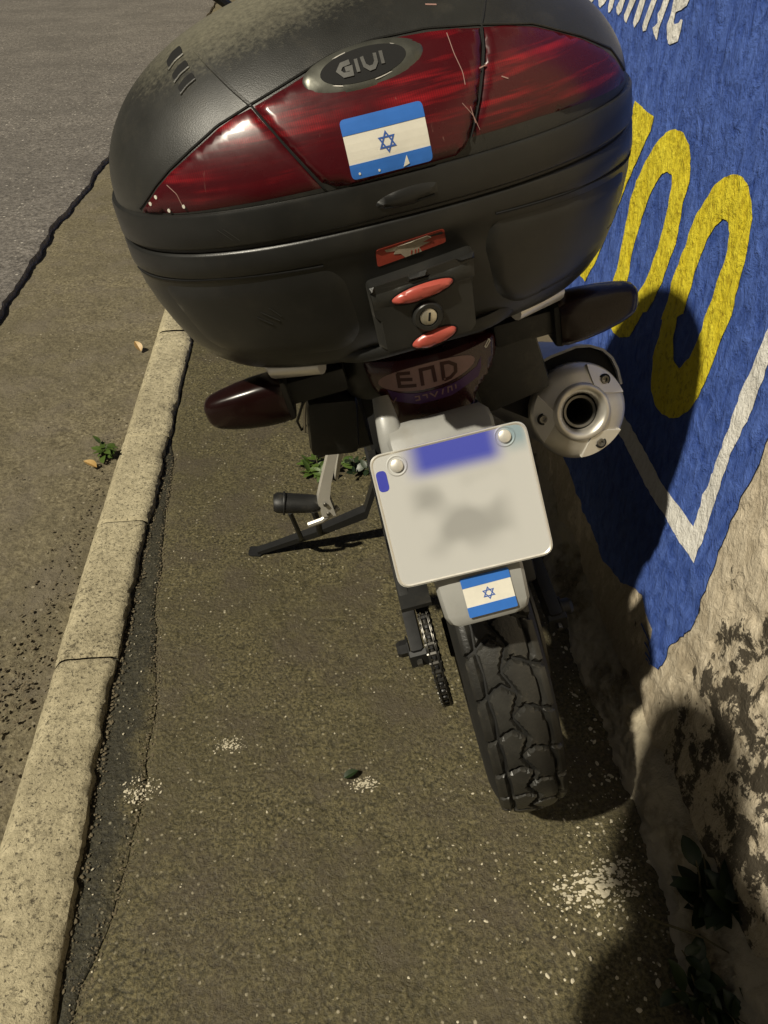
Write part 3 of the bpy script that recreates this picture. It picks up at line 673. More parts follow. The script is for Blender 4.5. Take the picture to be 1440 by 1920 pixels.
# side wings of the carrier that rise to the tail
rings = []
for v, w_, hw in ((-.035, .862, .011), (-.060, .850, .014), (-.082, .828, .017), (-.098, .800, .018), (-.105, .775, .016)):
    rings.append([(-.072-.3*(.86-w_)*0+hw*math.copysign(abs(math.cos(q))**.7, math.cos(q)), v-.008*math.sin(q), w_+.006*math.sin(q)) for q in [2*math.pi*k/16 for k in range(16)]])
MB().loft(rings).build('tail_bracket', MT['silverpaint'], bike, ang=60)
# plate: rounded enamel sheet with a rolled rim, two screws
mb = MB(); W2, H2 = .0985, .0845
out = rounded([(-W2, -H2), (W2, -H2), (W2, H2), (-W2, H2)], .016, 5)
mb.prism(out, -.0012, .0004, lambda a, b, d: (a, b, d))
PM = Matrix(((1, 0, 0), (0, PU.y, PN.y), (0, PU.z, PN.z))).to_4x4(); PM = Matrix(((1, 0, 0, PC.x), (0, PU.y, PN.y, PC.y), (0, PU.z, PN.z, PC.z), (0, 0, 0, 1)))
PM = PM @ Matrix.Rotation(R(-1.5), 4, 'Z')
plate = mb.build('licence_plate', MT['plate'], bike, ang=30); plate.matrix_local = PM
ol = rounded([(-W2, -H2), (W2, -H2), (W2, H2), (-W2, H2)], .016, 6); il = rounded([(-W2+.0035, -H2+.0035), (W2-.0035, -H2+.0035), (W2-.0035, H2-.0035), (-W2+.0035, H2-.0035)], .0135, 6)
ml = rounded([(-W2+.0017, -H2+.0017), (W2-.0017, -H2+.0017), (W2-.0017, H2-.0017), (-W2+.0017, H2-.0017)], .015, 6)
MB().loft([[(x, y, .0002) for x, y in ol], [(x, y, .0017) for x, y in ml], [(x, y, .0004) for x, y in il]], False).build('rolled_rim', MT['alu_bright'], plate)
for x, y in ((-.066, .066), (.070, .070)):
    MB().lathe([(.0, .0045), (.005, .0045), (.0075, .0035), (.0085, .0008)], (x, y, 0), (0, 0, 1), 20).build('screw', MT['alu_bright'], plate)
    MB().lathe([(.0105, .0006), (.012, .0016), (.0135, .0006)], (x, y, 0), (0, 0, 1), 24).build('screw_ring', MT['plate'], plate)
fl = lambda x, y: (x, y, .0004)
patch([rounded([(-.094, .038), (-.081, .038), (-.081, .064), (-.094, .064)], .006)], fl, .0003, 0, .006).build('blue_corner', MT['plate_blue'], plate)
# -- tail light and its worn sticker
def tlsurf(u, w):
    k = (u+.005)/.085; u2, w2 = (u+.072)*1.105-.072, 1.38-(1.38-w)*1.105; return (u2, -.045+.030*abs(k)**2.2+.012*(.93-w), w2)
TL = rounded([(-.062, .868), (.034, .866), (.040, .885), (.072, .915), (.080, .950), (-.082, .956), (-.078, .92), (-.066, .90)], .008)
tl = patch([TL], tlsurf, .006, .006, .007, .05).build('tail_light', MT['tail_lens'], bike)
ts = lambda u, w: tuple(Vector(tlsurf(u, w))+Vector((0, -.0062, 0)))
tilt = lambda L: [(x, y) for x, y in L]
patch([ellipse(-.013, .931, .057, .0165, 36, .02)], ts, .0006, 0, .006).build('sticker', MT['st_pink'], tl)
patch([[(-.062, .921), (-.05, .915), (-.03, .911), (0, .910), (.02, .913), (.045, .921), (.052, .931), (.05, .917), (.045, .908), (.01, .897), (-.03, .896), (-.058, .905)]], ts, .0005, 0, .006).build('sticker_band', MT['st_purple'], tl)
wdl = .0042
for pts in ([(-.046, .941), (-.047, .924), (-.028, .922)], [(-.046, .933), (-.031, .931)], [(-.047, .941), (-.032, .940)],
            [(-.021, .920), (-.020, .941), (-.006, .941), (-.006, .921)], [(.004, .920), (.005, .942), (.013, .941), (.020, .935), (.019, .926), (.012, .921), (.004, .920)]):
    patch([stroke(pts, wdl)], ts, .001, 0, .004).build('sticker_letter', MT['st_dark'], tl)
for i, pts in enumerate(([(-.033, .907), (-.028, .907), (-.028, .902), (-.033, .902)], [(-.024, .907), (-.019, .907), (-.019, .902)], [(-.015, .908), (-.010, .902), (-.006, .908)], [(-.001, .902), (.001, .909)], [(.006, .902), (.007, .909), (.011, .909), (.011, .903)], [(.016, .904), (.016, .910)])):
    patch([stroke(pts, .0016)], ts, .001, 0, .003).build('sticker_letter', MT['st_pink'], tl)
patch([stroke([(.060, .938), (.066, .944), (.0645, .9465), (.0585, .9405), (.060, .938)], .0012)], ts, .001, 0, .003).build('sticker_mark', MT['flag_white'], tl)
patch([stroke([(-.064, .908), (-.058, .903), (-.054, .909)], .0014)], ts, .001, 0, .003).build('sticker_mark', MT['st_pink'], tl)
# -- tail cowl
rings = []
for v, hu, z0, z1 in ((-.02, .080, .85, .935), (.0, .11, .835, .945), (.04, .125, .86, .972), (.15, .135, .85, .972), (.35, .13, .83, .95), (.55, .12, .78, .92)):
    zc, hz = (z0+z1)/2, (z1-z0)/2
    rings.append([(-.005+hu*math.copysign(abs(math.cos(t))**.55, math.cos(t)), v, zc+hz*math.copysign(abs(math.sin(t))**.55, math.sin(t))) for t in [2*math.pi*k/28 for k in range(28)]])
MB().loft(rings).build('tail_cowl', MT['black'], bike, ang=50)
MB().box((-.145, .10, .815), (.07, .22, .09), Matrix.Rotation(R(12), 3, 'Y'), .012).build('side_pod', MT['black'], bike)
MB().prism([(-.182, .838), (-.158, .835), (-.100, .86), (-.100, .742), (-.146, .742)], .03, .16, lambda a, b, d: (a, d, b), .006).build('side_pod', MT['black'], bike, ang=25)
MB().box((.10, .12, .84), (.10, .30, .10), Matrix.Rotation(R(-10), 3, 'Y'), .015).build('side_pod', MT['black'], bike)
# luggage plate under the case
pl = rounded([(-.155, .24), (-.16, -.03), (-.095, -.115), (.085, -.115), (.150, -.03), (.145, .24)], .04, 6)
MB().prism(pl, .958, .974, lambda a, b, d: (a, b, d), .004).build('luggage_plate', MT['black'], bike, ang=50)
# grab rails in bare alloy, either side
for s_ in (-1, 1):
    o = -.01
    MB().tube([(o+s_*.12, .42, .935), (o+s_*.165, .30, .95), (o+s_*.192, .14, .952), (o+s_*.196, .03, .944), (o+s_*.178, -.032, .940), (o+s_*.12, -.062, .944)], [.010, .013, .014, .014, .013, .011], 12).build('grab_rail', MT['alu_bright'], bike)
# -- turn signals
for s_ in (-1, 1):
    base = MB().box((-.01+s_*.14, -.012, .897), (.085, .034, .034), None, .006)
    base.box((-.01+s_*.181, -.016, .893), (.018, .047, .060), None, .009)
    lab = {}
    sig = base.build('turn_signal', MT['rubber'], bike)
    rings = []
    for x, hz, hv, zc in ((.18+(x0-.18)*.95, a0*.9, b0*.92, c0) for x0, a0, b0, c0 in ((.180, .0345, .026, .894), (.19, .0365, .0285, .894), (.215, .0355, .0285, .8945), (.24, .0325, .0265, .8952), (.262, .0285, .023, .896), (.277, .0245, .0195, .897), (.285, .0205, .016, .8975), (.2895, .014, .011, .898), (.291, .005, .004, .898))):
        rings.append([(-.01+s_*x, -.02-hv*math.copysign(abs(math.cos(t))**.62, math.cos(t)), zc+hz*math.copysign(abs(math.sin(t))**.62, math.sin(t))) for t in [2*math.pi*k/24 for k in range(24)]])
    MB().loft(rings).build('signal_lens', MT['lens_smoke'], sig)
# loose wires below the left signal
MB().tube([(-.158, -.005, .885), (-.170, -.003, .868), (-.178, .0, .845), (-.186, .004, .815)], .0022, 6).build('wire', MT['alu'], bike)
MB().tube([(-.152, -.005, .885), (-.176, -.003, .862), (-.190, .0, .838), (-.189, .004, .82), (-.181, .004, .826)], .002, 6).build('wire', MT['black'], bike)
# -- silencer on the right
CP = Vector((.190, -.018, .746)); MA = Vector((.03, -.89, .43)).normalized()
sil = MB().lathe([(.0, -.62), (.034, -.62), (.036, -.50), (.055, -.44), (.064, -.40), (.065, -.02), (.0665, -.012), (.067, .0)], CP, MA, 48).build('silencer', MT['alu'], bike)
cap = MB().lathe([(.067, .0), (.0674, .004), (.0660, .0085), (.060, .0140), (.051, .0180), (.0435, .0205), (.0405, .0220), (.0392, .0250), (.0370, .0272), (.0340, .0276), (.0310, .0262), (.0280, .0225), (.0258, .0190), (.0255, .0100)], CP, MA, 64).build('end_cap', MT['alu'], sil)
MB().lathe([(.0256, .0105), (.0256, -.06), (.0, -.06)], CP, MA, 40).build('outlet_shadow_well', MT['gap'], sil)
MB().lathe([(.0240, .008), (.0225, .0115), (.0190, .0105), (.0180, .006), (.0178, -.04), (.0225, -.04), (.0240, .008)], CP+Vector((.001, 0, -.001)), MA, 40).build('outlet_pipe', MT['steel'], sil)
e1 = Vector((1, 0, 0)); e1 = (e1-MA*e1.dot(MA)).normalized(); e2 = MA.cross(e1)
if e2.z < 0: e2 = -e2
def capat(a, r, h): return CP+e1*(r*math.cos(a))+e2*(r*math.sin(a))+MA*h
for a in (R(176), R(40), R(291)):
    q = lambda x, y, a=a: tuple(capat(a, .0545+x, .0165-.42*x)+(e1*(-math.sin(a))+e2*math.cos(a))*y)
    alm = [(.0015-.0215*(1-abs(k)**1.25), .0330*k) for k in np.linspace(-1, 1, 13)]
    alm2 = [(math.sqrt(max(.0645**2-(.0330*k)**2, 0))-.0545, .0330*k) for k in np.linspace(1, -1, 13)]
    fc = patch([alm+alm2], q, .0006, 0, .006, .012).build('bolt_facet', MT['alu_bright'], sil, ang=25)
    b0 = capat(a, .0535, .0172)
    MB().lathe([(.0, .001), (.0028, .001), (.0030, .0040), (.0050, .0043), (.0058, .003), (.0058, -.002)], b0, MA, 20).build('bolt', MT['steel'], sil)
    MB().lathe([(.0059, .0009), (.0082, .0009)], b0, MA, 20).build('bolt_seat', MT['gap'], sil)
# heat shield hood over the silencer
def hood(path, off, h0, h1, name, mat):
    P = [Vector(p) for p in path]; out = []; rings = []
    for i, p in enumerate(P):
        d = (P[min(i+1, len(P)-1)]-P[max(i-1, 0)]).normalized(); out.append(p-Vector((-d.y, d.x))*off)
    for h in (h0, (h0+h1)/2, h1): rings.append([tuple(CP+e1*q.x+e2*q.y+MA*h) for q in P+out[::-1]])
    return MB().loft(rings).build(name, mat, bike, ang=50)
HP = [(.072, .018), (.071, .040), (.066, .058), (.055, .073), (.038, .083), (.018, .087), (-.02, .083), (-.06, .073), (-.10, .058), (-.125, .046)]
hs_ = hood(HP, -.0035, -.30, -.004, 'heat_shield', MT['silverpaint'])
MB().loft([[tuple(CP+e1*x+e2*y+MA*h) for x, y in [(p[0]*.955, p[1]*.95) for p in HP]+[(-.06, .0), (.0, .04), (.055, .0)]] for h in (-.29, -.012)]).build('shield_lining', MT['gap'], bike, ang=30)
MB().prism([(.10, .93), (.185, .915), (.205, .86), (.185, .835), (.14, .85), (.10, .88)], .02, .03, lambda a, b, d: (a, d, b), .003).build('silencer_bracket', MT['alu_bright'], bike, ang=25)
MB().tube([CP-MA*.60, (.17, .62, .45), (.12, .72, .36), (.05, .9, .30)], .022, 14).build('exhaust_pipe', MT['steel'], bike)
# -- left passenger peg on its alloy arm
peg = MB().tube([(-.226, .2, .528), (-.236, .201, .5315), (-.244, .202, .534), (-.292, .205, .5505), (-.304, .206, .5545), (-.310, .206, .5565)], [.012, .018, .0195, .0215, .0215, .017], 16, flat=.8).build('passenger_peg', MT['rubber'], bike)
MB().lathe([(.0215, 0), (.0225, .002), (.0215, .004)], (-.29, .2045, .5495), (-.93, .03, .31), 20).build('peg_ring', MT['rubber'], peg)
arm = MB().loft([[(-.150, .19, .675), (-.167, .19, .675), (-.167, .21, .675), (-.150, .21, .675)], [(-.197, .19, .575), (-.217, .19, .575), (-.217, .21, .575), (-.197, .21, .575)], [(-.208, .188, .545), (-.231, .188, .545), (-.231, .212, .545), (-.208, .212, .545)], [(-.207, .186, .505), (-.232, .186, .510), (-.232, .214, .510), (-.207, .214, .505)]]).build('peg_arm', MT['alu_bright'], bike, ang=25)
MB().loft([[(-.135, .22, .665), (-.143, .22, .665), (-.143, .24, .665), (-.135, .24, .665)], [(-.150, .22, .640), (-.160, .22, .640), (-.160, .24, .640), (-.150, .24, .640)], [(-.185, .22, .56), (-.191, .22, .56), (-.191, .24, .56), (-.185, .24, .56)]]).build('peg_arm', MT['alu_bright'], bike, ang=25)
for z in (.537, .514): MB().lathe([(0, .003), (.0035, .003), (.004, 0)], (-.219, .186, z), (0, -1, 0), 12).build('arm_bolt', MT['steel'], arm)
MB().tube([(-.20, .2, .512), (-.235, .19, .500), (-.262, .19, .497)], .006, 8).build('peg_spring', MT['alu'], bike)
# -- side stand reaching out to the left
st = MB().loft([[(x, .6+dv, z+dz) for dv, dz in ((-hw, -hh), (-hw, hh), (hw, hh), (hw, -hh))] for x, z, hw, hh in ((-.105, .30, .016, .016), (-.185, .15, .014, .012), (-.32, .128, .013, .009), (-.46, .117, .011, .006), (-.485, .1165, .012, .005))]).build('side_stand', MT['blacksteel'], bike, ang=25)
MB().prism(rounded([(-.512, .590), (-.478, .582), (-.474, .618), (-.506, .626)], .008), .108, .114, lambda a, b, d: (a, b, d+(a+.49)*-.20)).build('stand_foot', MT['blacksteel'], st, ang=25)
MB().tube([(-.352, .52, .275), (-.354, .535, .22), (-.358, .56, .155), (-.37, .59, .125)], .006, 8).build('stand_lug', MT['blacksteel'], st)
MB().tube([(-.300, .54, .245), (-.302, .55, .20), (-.312, .58, .135)], .008, 8).build('stand_lug', MT['blacksteel'], st)
MB().tube([(-.15, .63, .339), (-.20, .63, .339), (-.258, .632, .340)], [.006, .007, .011], 10).build('gear_lever', MT['rubber'], bike)
# -- the front of the machine, hidden behind the case from here
MB().box((0, .62, .40), (.26, .42, .34), None, .05).build('engine', MT['blacksteel'], bike)
MB().tube([(-.10, .05, .80), (-.10, .35, .74), (-.09, .75, .62), (-.05, 1.0, .80)], .018, 10).build('frame_rail', MT['blacksteel'], bike)
MB().tube([(.10, .05, .80), (.10, .35, .74), (.09, .75, .62), (.05, 1.0, .80)], .018, 10).build('frame_rail', MT['blacksteel'], bike)
def egg(stations, n=24, ex=.6):
    return MB().loft([[(hu*math.copysign(abs(math.cos(t))**ex, math.cos(t)), v, zc+hz*math.copysign(abs(math.sin(t))**ex, math.sin(t))) for t in [2*math.pi*k/n for k in range(n)]] for v, hu, hz, zc in stations])
egg([(.22, .06, .03, .93), (.26, .12, .05, .91), (.40, .15, .055, .87), (.62, .13, .05, .835), (.72, .08, .03, .85)]).build('seat', MT['rubber'], bike)
egg([(.62, .05, .03, .86), (.68, .12, .08, .86), (.85, .17, .13, .88), (1.0, .15, .13, .91), (1.08, .08, .07, .92)]).build('fuel_tank', MT['silverpaint'], bike)
egg([(1.0, .10, .12, .92), (1.10, .17, .15, .96), (1.25, .15, .14, .96), (1.36, .06, .06, .90)]).build('front_fairing', MT['silverpaint'], bike)
MB().loft([[(x, 1.30-.10*(1-abs(x)/.17)*0-.35*(z-1.05)+abs(x)*-.25, z) for x in np.linspace(-.16+k*.07, .16-k*.07, 9)]+[(x, 1.295-.35*(z-1.05)+abs(x)*-.25, z) for x in np.linspace(.16-k*.07, -.16+k*.07, 9)] for k, z in ((0, 1.05), (.3, 1.17), (1, 1.28))]).build('windscreen', MT['lens_smoke'], bike)
bars = MB().tube([(-.40, .86, 1.08), (-.28, .90, 1.09), (-.16, .97, 1.07), (.16, .97, 1.07), (.28, .90, 1.09), (.40, .86, 1.08)], .011, 10).build('handlebar', MT['blacksteel'], bike)
for s_ in (-1, 1):
    MB().tube([(s_*.29, .895, 1.09), (s_*.41, .855, 1.08)], .017, 12).build('grip', MT['rubber'], bars)
    MB().tube([(s_*.27, .93, 1.09), (s_*.27, .95, 1.085), (s_*.40, .92, 1.075)], .006, 8).build('lever', MT['blacksteel'], bars)
    mi = MB().tube([(s_*.13, .955, 1.08), (s_*.135, .93, 1.15), (s_*.155, .905, 1.222), (s_*.19, .90, 1.26), (s_*.27, .90, 1.30)], .0095, 8).build('mirror', MT['black'], bike)
    egg([(.905, .02, .015, 0), (.91, .06, .034, 0), (.925, .062, .035, 0), (.945, .03, .02, 0)], 20, .8).build('mirror_head', MT['black'], mi).location = (s_*.31, 0, 1.315)
    MB().tube([(s_*.10, 1.02, .98), (s_*.10, 1.20, .60), (s_*.10, 1.40, .30)], [.026, .024, .02], 12).build('fork_leg', MT['steel'], bike)
FA = Vector((0, 1.43, .31))
fw_ = MB().lathe([(.205, -.045), (.225, -.05), (.27, -.055), (.30, -.045), (.312, -.02), (.314, 0), (.312, .02), (.30, .045), (.27, .055), (.225, .05), (.205, .045)], FA, (1, 0, 0), 64).build('front_tyre', MT['rubber'], bike)
fr2 = MB().lathe([(.22, -.045), (.20, -.02), (.20, .02), (.22, .045), (.19, .02), (.19, -.02), (.22, -.045)], FA, (1, 0, 0), 48).build('front_wheel', MT['blacksteel'], bike)
for k in range(6):
    a = 2*math.pi*k/6; d = Vector((0, math.cos(a), math.sin(a))); MB().tube([FA+d*.02, FA+d*.20], [.02, .014], 8).build('spoke', MT['blacksteel'], fr2)
rings = []
for a in np.linspace(R(30), R(150), 14): rings.append([FA+Vector((u, -(r)*math.cos(a), r*math.sin(a))) for u, r in ((-.06, .32), (-.05, .345), (0, .352), (.05, .345), (.06, .32), (.05, .34), (0, .347), (-.05, .34))])
MB().loft(rings).build('front_mudguard', MT['silverpaint'], bike)
# ================================================================ TOP CASE (own frame: u right, v forward, w up, origin at the rim)
case = thing('top_case', 'black plastic top case with dark red reflector panels and flag sticker, on the motorcycle', 'luggage case', frame((.0718, .8784, 1.1219), 10.5, 5.3))
VC, CN = .07, 2.5
def ring(a, b, w, n=96, ex=CN, dv=0):
    r = []
    for k in range(n):
        t = 2*math.pi*k/n; c_, s_ = math.cos(t), math.sin(t)
        r.append((a*math.copysign(abs(c_)**(2/ex), c_), VC+dv+b*math.copysign(abs(s_)**(2/ex), s_), w))
    return r
BODY = [(.0, .2975, .2105), (-.0285, .2995, .2115), (-.0305, .2985, .2105), (-.0325, .2945, .2065), (-.0350, .2945, .2065), (-.0365, .298, .2098), (-.0385, .2995, .2110), (-.06, .3005, .2110), (-.0625, .2985, .209), (-.085, .297, .2075), (-.11, .292, .2035), (-.14, .283, .197), (-.165, .273, .189), (-.185, .260, .179), (-.196, .249, .170), (-.204, .236, .158), (-.2085, .218, .142), (-.210, .19, .12)]
rings = [ring(.285, .198, -.004), ring(.2885, .2035, .0008), ring(.2915, .2065, .0034), ring(.2960, .2092, .0026)]+[ring(a, b, w) for w, a, b in BODY]
MB().loft(rings).build('case_body', MT['case_smooth'], case, ang=45)
LH = .153
def lid_b(w): return .205*max(1e-4, 1-(max(w, 0)/LH)**1.8)**(1/1.8)
def lid_s(w): return max(1e-4, 1-(max(w, 0)/LH)**2.1)**(1/2.1)
rings = []
for w_ in [.0035]+list(LH*np.sin(np.linspace(.045, math.pi/2-.03, 34))): k = lid_s(w_); rings.append(ring(.292*k, lid_b(w_), w_, 128))
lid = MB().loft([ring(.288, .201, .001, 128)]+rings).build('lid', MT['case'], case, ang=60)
def lidsurf(u, w):
    k = lid_s(w); t = min(abs(u)/(.292*k), .9995); return (u, VC-lid_b(w)*(1-t**CN)**(1/CN), w)
def bodysurf(u, w):
    ws, as_, bs = zip(*[(x[0], x[1], x[2]) for x in BODY[7:]][::-1])
    a, b = np.interp(w, ws, as_), np.interp(w, ws, bs); t = min(abs(u)/a, .9995)
    return (u, VC-b*(1-t**CN)**(1/CN), w)
# reflector panels with seams between them
left = [(-.253, .004), (-.16, .0065), (-.072, .0075), (-.075, .012), (-.098, .046), (-.119, .078), (-.135, .0745), (-.154, .068), (-.185, .053), (-.210, .040), (-.228, .028), (-.244, .014), (-.252, .007)]
mid = [(-.049, .0045), (.011, .006), (.057, .0065), (.066, .011), (.072, .018), (.087, .046), (.1015, .077), (.1065, .0935), (.082, .098), (.057, .1005), (.03, .102), (.007, .102), (-.015, .1015), (-.036, .0985), (-.067, .091), (-.095, .084), (-.1165, .0785), (-.0955, .046), (-.073, .012), (-.060, .006)]
right = [(.0745, .018), (.143, .0175), (.20, .0145), (.262, .010), (.262, .018), (.25, .034), (.234, .047), (.21, .0615), (.185, .073), (.16, .083), (.132, .090), (.109, .0935), (.104, .077), (.0895, .046)]
for nm, L, h in (('reflector_panel', left, .0024), ('reflector_panel', mid, .0046), ('reflector_panel', right, .0024)):
    patch([L], lidsurf, h, .0035, .0055, .003).build(nm, MT['lens'], case, ang=50)
def ribbon(pts, rad, name, mat, off=0, surf=lidsurf, n=24, par=None):
    P = []
    for i in range(n):
        t = i/(n-1)*(len(pts)-1); k = min(int(t), len(pts)-2); f_ = t-k
        a = pts[k][0]+(pts[k+1][0]-pts[k][0])*f_; b = pts[k][1]+(pts[k+1][1]-pts[k][1])*f_
        p = Vector(surf(a, b)); e = 1e-4; nn = (Vector(surf(a+e, b))-p).cross(Vector(surf(a, b+e))-p).normalized(); P.append(p+nn*off)
    return MB().tube(P, rad, 6).build(name, mat, par or case)
ribbon([(-.0715, .0068), (-.097, .046), (-.1178, .0786)], .0012, 'panel_seam', MT['gap'], .0024)
ribbon([(.0735, .018), (.0885, .046), (.103, .077), (.108, .0937)], .0009, 'panel_seam', MT['gap'], .0022)
# dark shut line under the lid edge
# raised seams running on over the lid
ribbon([(-.1185, .0795), (-.131, .092), (-.142, .104), (-.158, .121)], .0019, 'lid_seam', MT['case'], -.0004)
ribbon([(.1075, .0945), (.113, .1005), (.121, .1105), (.130, .122)], .0019, 'lid_seam', MT['case'], -.0004)
ribbon([(-.255, .008), (-.246, .0155), (-.229, .030), (-.211, .042), (-.186, .055), (-.154, .070), (-.1185, .0805), (-.067, .0935), (-.036, .101), (.007, .1045), (.057, .103), (.107, .0957), (.16, .085), (.21, .0635), (.245, .044), (.266, .018)], .0012, 'panel_edge', MT['case_smooth'], .0004, n=90)
# vents on the left shoulder
for k in range(3):
    cx, cy = -.1785+k*.0035, .1185-k*.0080
    L = stroke([(cx-.0095, cy-.0055), (cx-.002, cy-.0002), (cx+.0075, cy+.0035)], .0046)
    patch([rounded(L, .0022, 3)], lidsurf, .0008, 0, .004, .001).build('vent_slot', MT['gap'], case)
    ribbon([(cx-.0095, cy-.0082), (cx-.001, cy-.0030), (cx+.0085, cy+.0008)], .0014, 'vent_lip', MT['case'], .0003, n=8)
# oval emblem with raised letters
er = .135
ring_o = ellipse(-.010, .0868, .0575, .0150, 48, .04); ring_i = ellipse(-.010, .0868, .0405, .0108, 40, .04)
em = patch([ring_o], lidsurf, .0025, .003, .005, .002, base=.0042).build('emblem', MT['emblem_ring'], case)
patch([ring_i], lidsurf, .0008, 0, .005, .001, base=.0062).build('emblem_field', MT['gap'], em)
patch([ellipse(-.010, .0868, .0418, .0118, 48, .04), ellipse(-.010, .0868, .0395, .0103, 48, .04)], lidsurf, .0014, .0006, .003, .001, base=.0062).build('emblem_rim', MT['alu'], em)
for pts in ([(-.0235, .0905), (-.033, .0895), (-.0375, .0855), (-.033, .0815), (-.024, .0815), (-.0235, .0858), (-.030, .0856)],
            [(-.0165, .0815), (-.0165, .0915)],
            [(-.0095, .0920), (-.0085, .0850), (-.004, .0820), (.001, .0825), (.0045, .0860), (.0050, .0925)],
            [(.0115, .0832), (.0118, .0930)]):
    patch([stroke([(-.012+(x+.012)*.84, .0868+(y-.0868)*.86) for x, y in pts], .0032)], lidsurf, .0012, 0, .003, .001, base=.0068).build('emblem_letter', MT['emblem_letter'], em, False)
# flag sticker
def flag(name, parent, cx, cy, wd, ht, surf, base, rr, rs, label=None):
    x0, x1, y0, y1 = cx-wd/2, cx+wd/2, cy-ht/2, cy+ht/2
    f = patch([rounded([(x0, y0), (x1, y0), (x1, y1), (x0, y1)], rr)], surf, .0005, 0, .006, .0005, base=base).build(name, MT['flag_white'], parent, False)
    if label: f['label'] = label
    sh = ht*.255
    for ya, yb, top in ((y1-sh, y1+.0002, 1), (y0-.0002, y0+sh, 0)):
        L = rounded([(x0-.0002, ya), (x1+.0002, ya), (x1+.0002, yb), (x0-.0002, yb)], .0004, 1)
        if top: L = [(x0-.0002, ya), (x1+.0002, ya)]+rounded([(x0-.0002, y0), (x1+.0002, y0), (x1+.0002, yb), (x0-.0002, yb)], rr)[10:15][:5]+rounded([(x0-.0002, y0), (x1+.0002, y0), (x1+.0002, yb), (x0-.0002, yb)], rr)[15:20]
        else: L = rounded([(x0-.0002, ya), (x1+.0002, ya), (x1+.0002, y1), (x0-.0002, y1)], rr)[:10]+[(x1+.0002, yb), (x0-.0002, yb)]
        patch([L], surf, .0004, 0, .006, .0002, base=base+.0005).build('stripe', MT['flag_blue'], f, False)
    for up_ in (1, -1):
        T = [(cx+rs*math.cos(R(90+120*k))*1.05, cy+up_*rs*math.sin(R(90+120*k))) for k in range(3)]
        T2 = [(cx+rs*.70*math.cos(R(90+120*k))*1.05, cy+up_*rs*.70*math.sin(R(90+120*k))) for k in range(3)]
        patch([T, T2], surf, .0003, 0, .003, .0002, base=base+.0005+(.0001 if up_ > 0 else 0)).build('star', MT['star_blue'], f, False)
    return f
flag('flag_sticker', case, -.0055, .0315, .0775, .0455, lidsurf, .0044, .0045, .0088, 'rectangular flag sticker, white with two blue stripes and a blue six-pointed star')
patch([[(.005, .0095), (.011, .011), (.0095, .018)]], lidsurf, .0006, 0, .004, .0003, base=.0053).build('sticker_scuff', MT['flag_white'], case, False)
for x, y in ((-.018, .0115), (-.0365, .0125)): patch([ellipse(x, y, .0011, .0011, 8)], lidsurf, .0005, 0, .004, .0003, base=.0053).build('sticker_scuff', MT['flag_white'], case, False)
# finger lip on the rim band
patch([ellipse(.012, -.012, .036, .0085, 32, .06)], lambda u, w: ring_pt(u, w), .0045, .006, .005, .002).build('finger_lip', MT['case_smooth'], case) if False else None
def rimsurf(u, w):
    t = min(abs(u)/.2985, .9995); return (u, VC-.2108*(1-t**CN)**(1/CN), w)
patch([ellipse(.006, -.0165, .034, .0085, 32, .05)], rimsurf, .0035, .007, .005, .002).build('finger_lip', MT['case_smooth'], case)
ribbon([(-.02, -.0215), (.0, -.0225), (.03, -.0205)], .0012, 'finger_gap', MT['gap'], .0015, rimsurf, 12)
# moulded pads either side of the lock recess
padL = rounded([(-.262, -.072), (-.085, -.069), (-.072, -.085), (-.066, -.150), (-.085, -.172), (-.20, -.168), (-.236, -.150)], .014, 4)
padR = rounded([(.085, -.064), (.262, -.074), (.236, -.150), (.19, -.168), (.115, -.174), (.088, -.150), (.076, -.085)], .014, 4)
for L, h_ in ((padL, .0015), (padR, .0035)): patch([L], bodysurf, h_, .012, .008, .003).build('moulded_pad', MT['case_smooth'], case)
def ribline(pts): ribbon(pts, .0013, 'moulded_rib', MT['gap'], .0002, bodysurf, 30)
ribline([(-.29, -.066), (-.20, -.062), (-.09, -.0645)]); ribline([(.09, -.056), (.2, -.062), (.292, -.070)])
patch([stroke([(.17, -.128), (.235, -.135), (.268, -.141)], .002)], bodysurf, .0056, .001, .006, .001).build('moulded_rib', MT['gap'], case)
# lock block: hinged latch with two coral buttons and the key cylinder
def locksurf(u, w): p = bodysurf(.3*u, w*.35-.078); return (u, -.141+.9*(u*u), w)
LB = rounded([(-.0515, -.168), (.054, -.168), (.0615, -.080), (-.0530, -.0905)], .006, 4)
lb = MB(); lb = patch([LB], locksurf, .017, .004, .006, .03); lock = lb.build('latch', MT['case_smooth'], case, ang=45)
lk_ = lambda u, w: tuple(Vector(locksurf(u, w))+Vector((0, -.0168, 0)))
patch([[(-.0515, -.0905), (.0595, -.0805), (.0590, -.0865), (-.0520, -.0965)]], lk_, .0035, .002, .005, .003).build('latch_ridge', MT['case_smooth'], lock)
patch([[(-.0510, -.0985), (.0585, -.0885), (.0575, -.1055), (-.0500, -.1155)]], lk_, .0022, .0015, .005, .003).build('latch_ridge', MT['case'], lock)
for cx, cy, rx, ry, rot, d in ((.001, -.1055, .0335, .0085, .10, .002), (.0065, -.1605, .0255, .0092, .14, 0)):
    bs = (lambda d: lambda u, w: tuple(Vector(lk_(u, w))+Vector((0, -d, 0))))(d)
    patch([ellipse(cx, cy, rx+.0016, ry+.0016, 32, rot)], bs, .0006, 0, .004, .002).build('button_gap', MT['gap'], lock)
    b = patch([ellipse(cx, cy, rx, ry, 36, rot)], bs, .0055, .007, .0032, .002).build('push_button', MT['button'], lock)
kc = Vector(lk_(.003, -.134))
MB().lathe([(.0165, -.002), (.0165, .003), (.0145, .0055), (.0105, .0055), (.0100, .003)], kc, (0, -1, 0), 36).build('lock_collar', MT['case_smooth'], lock)
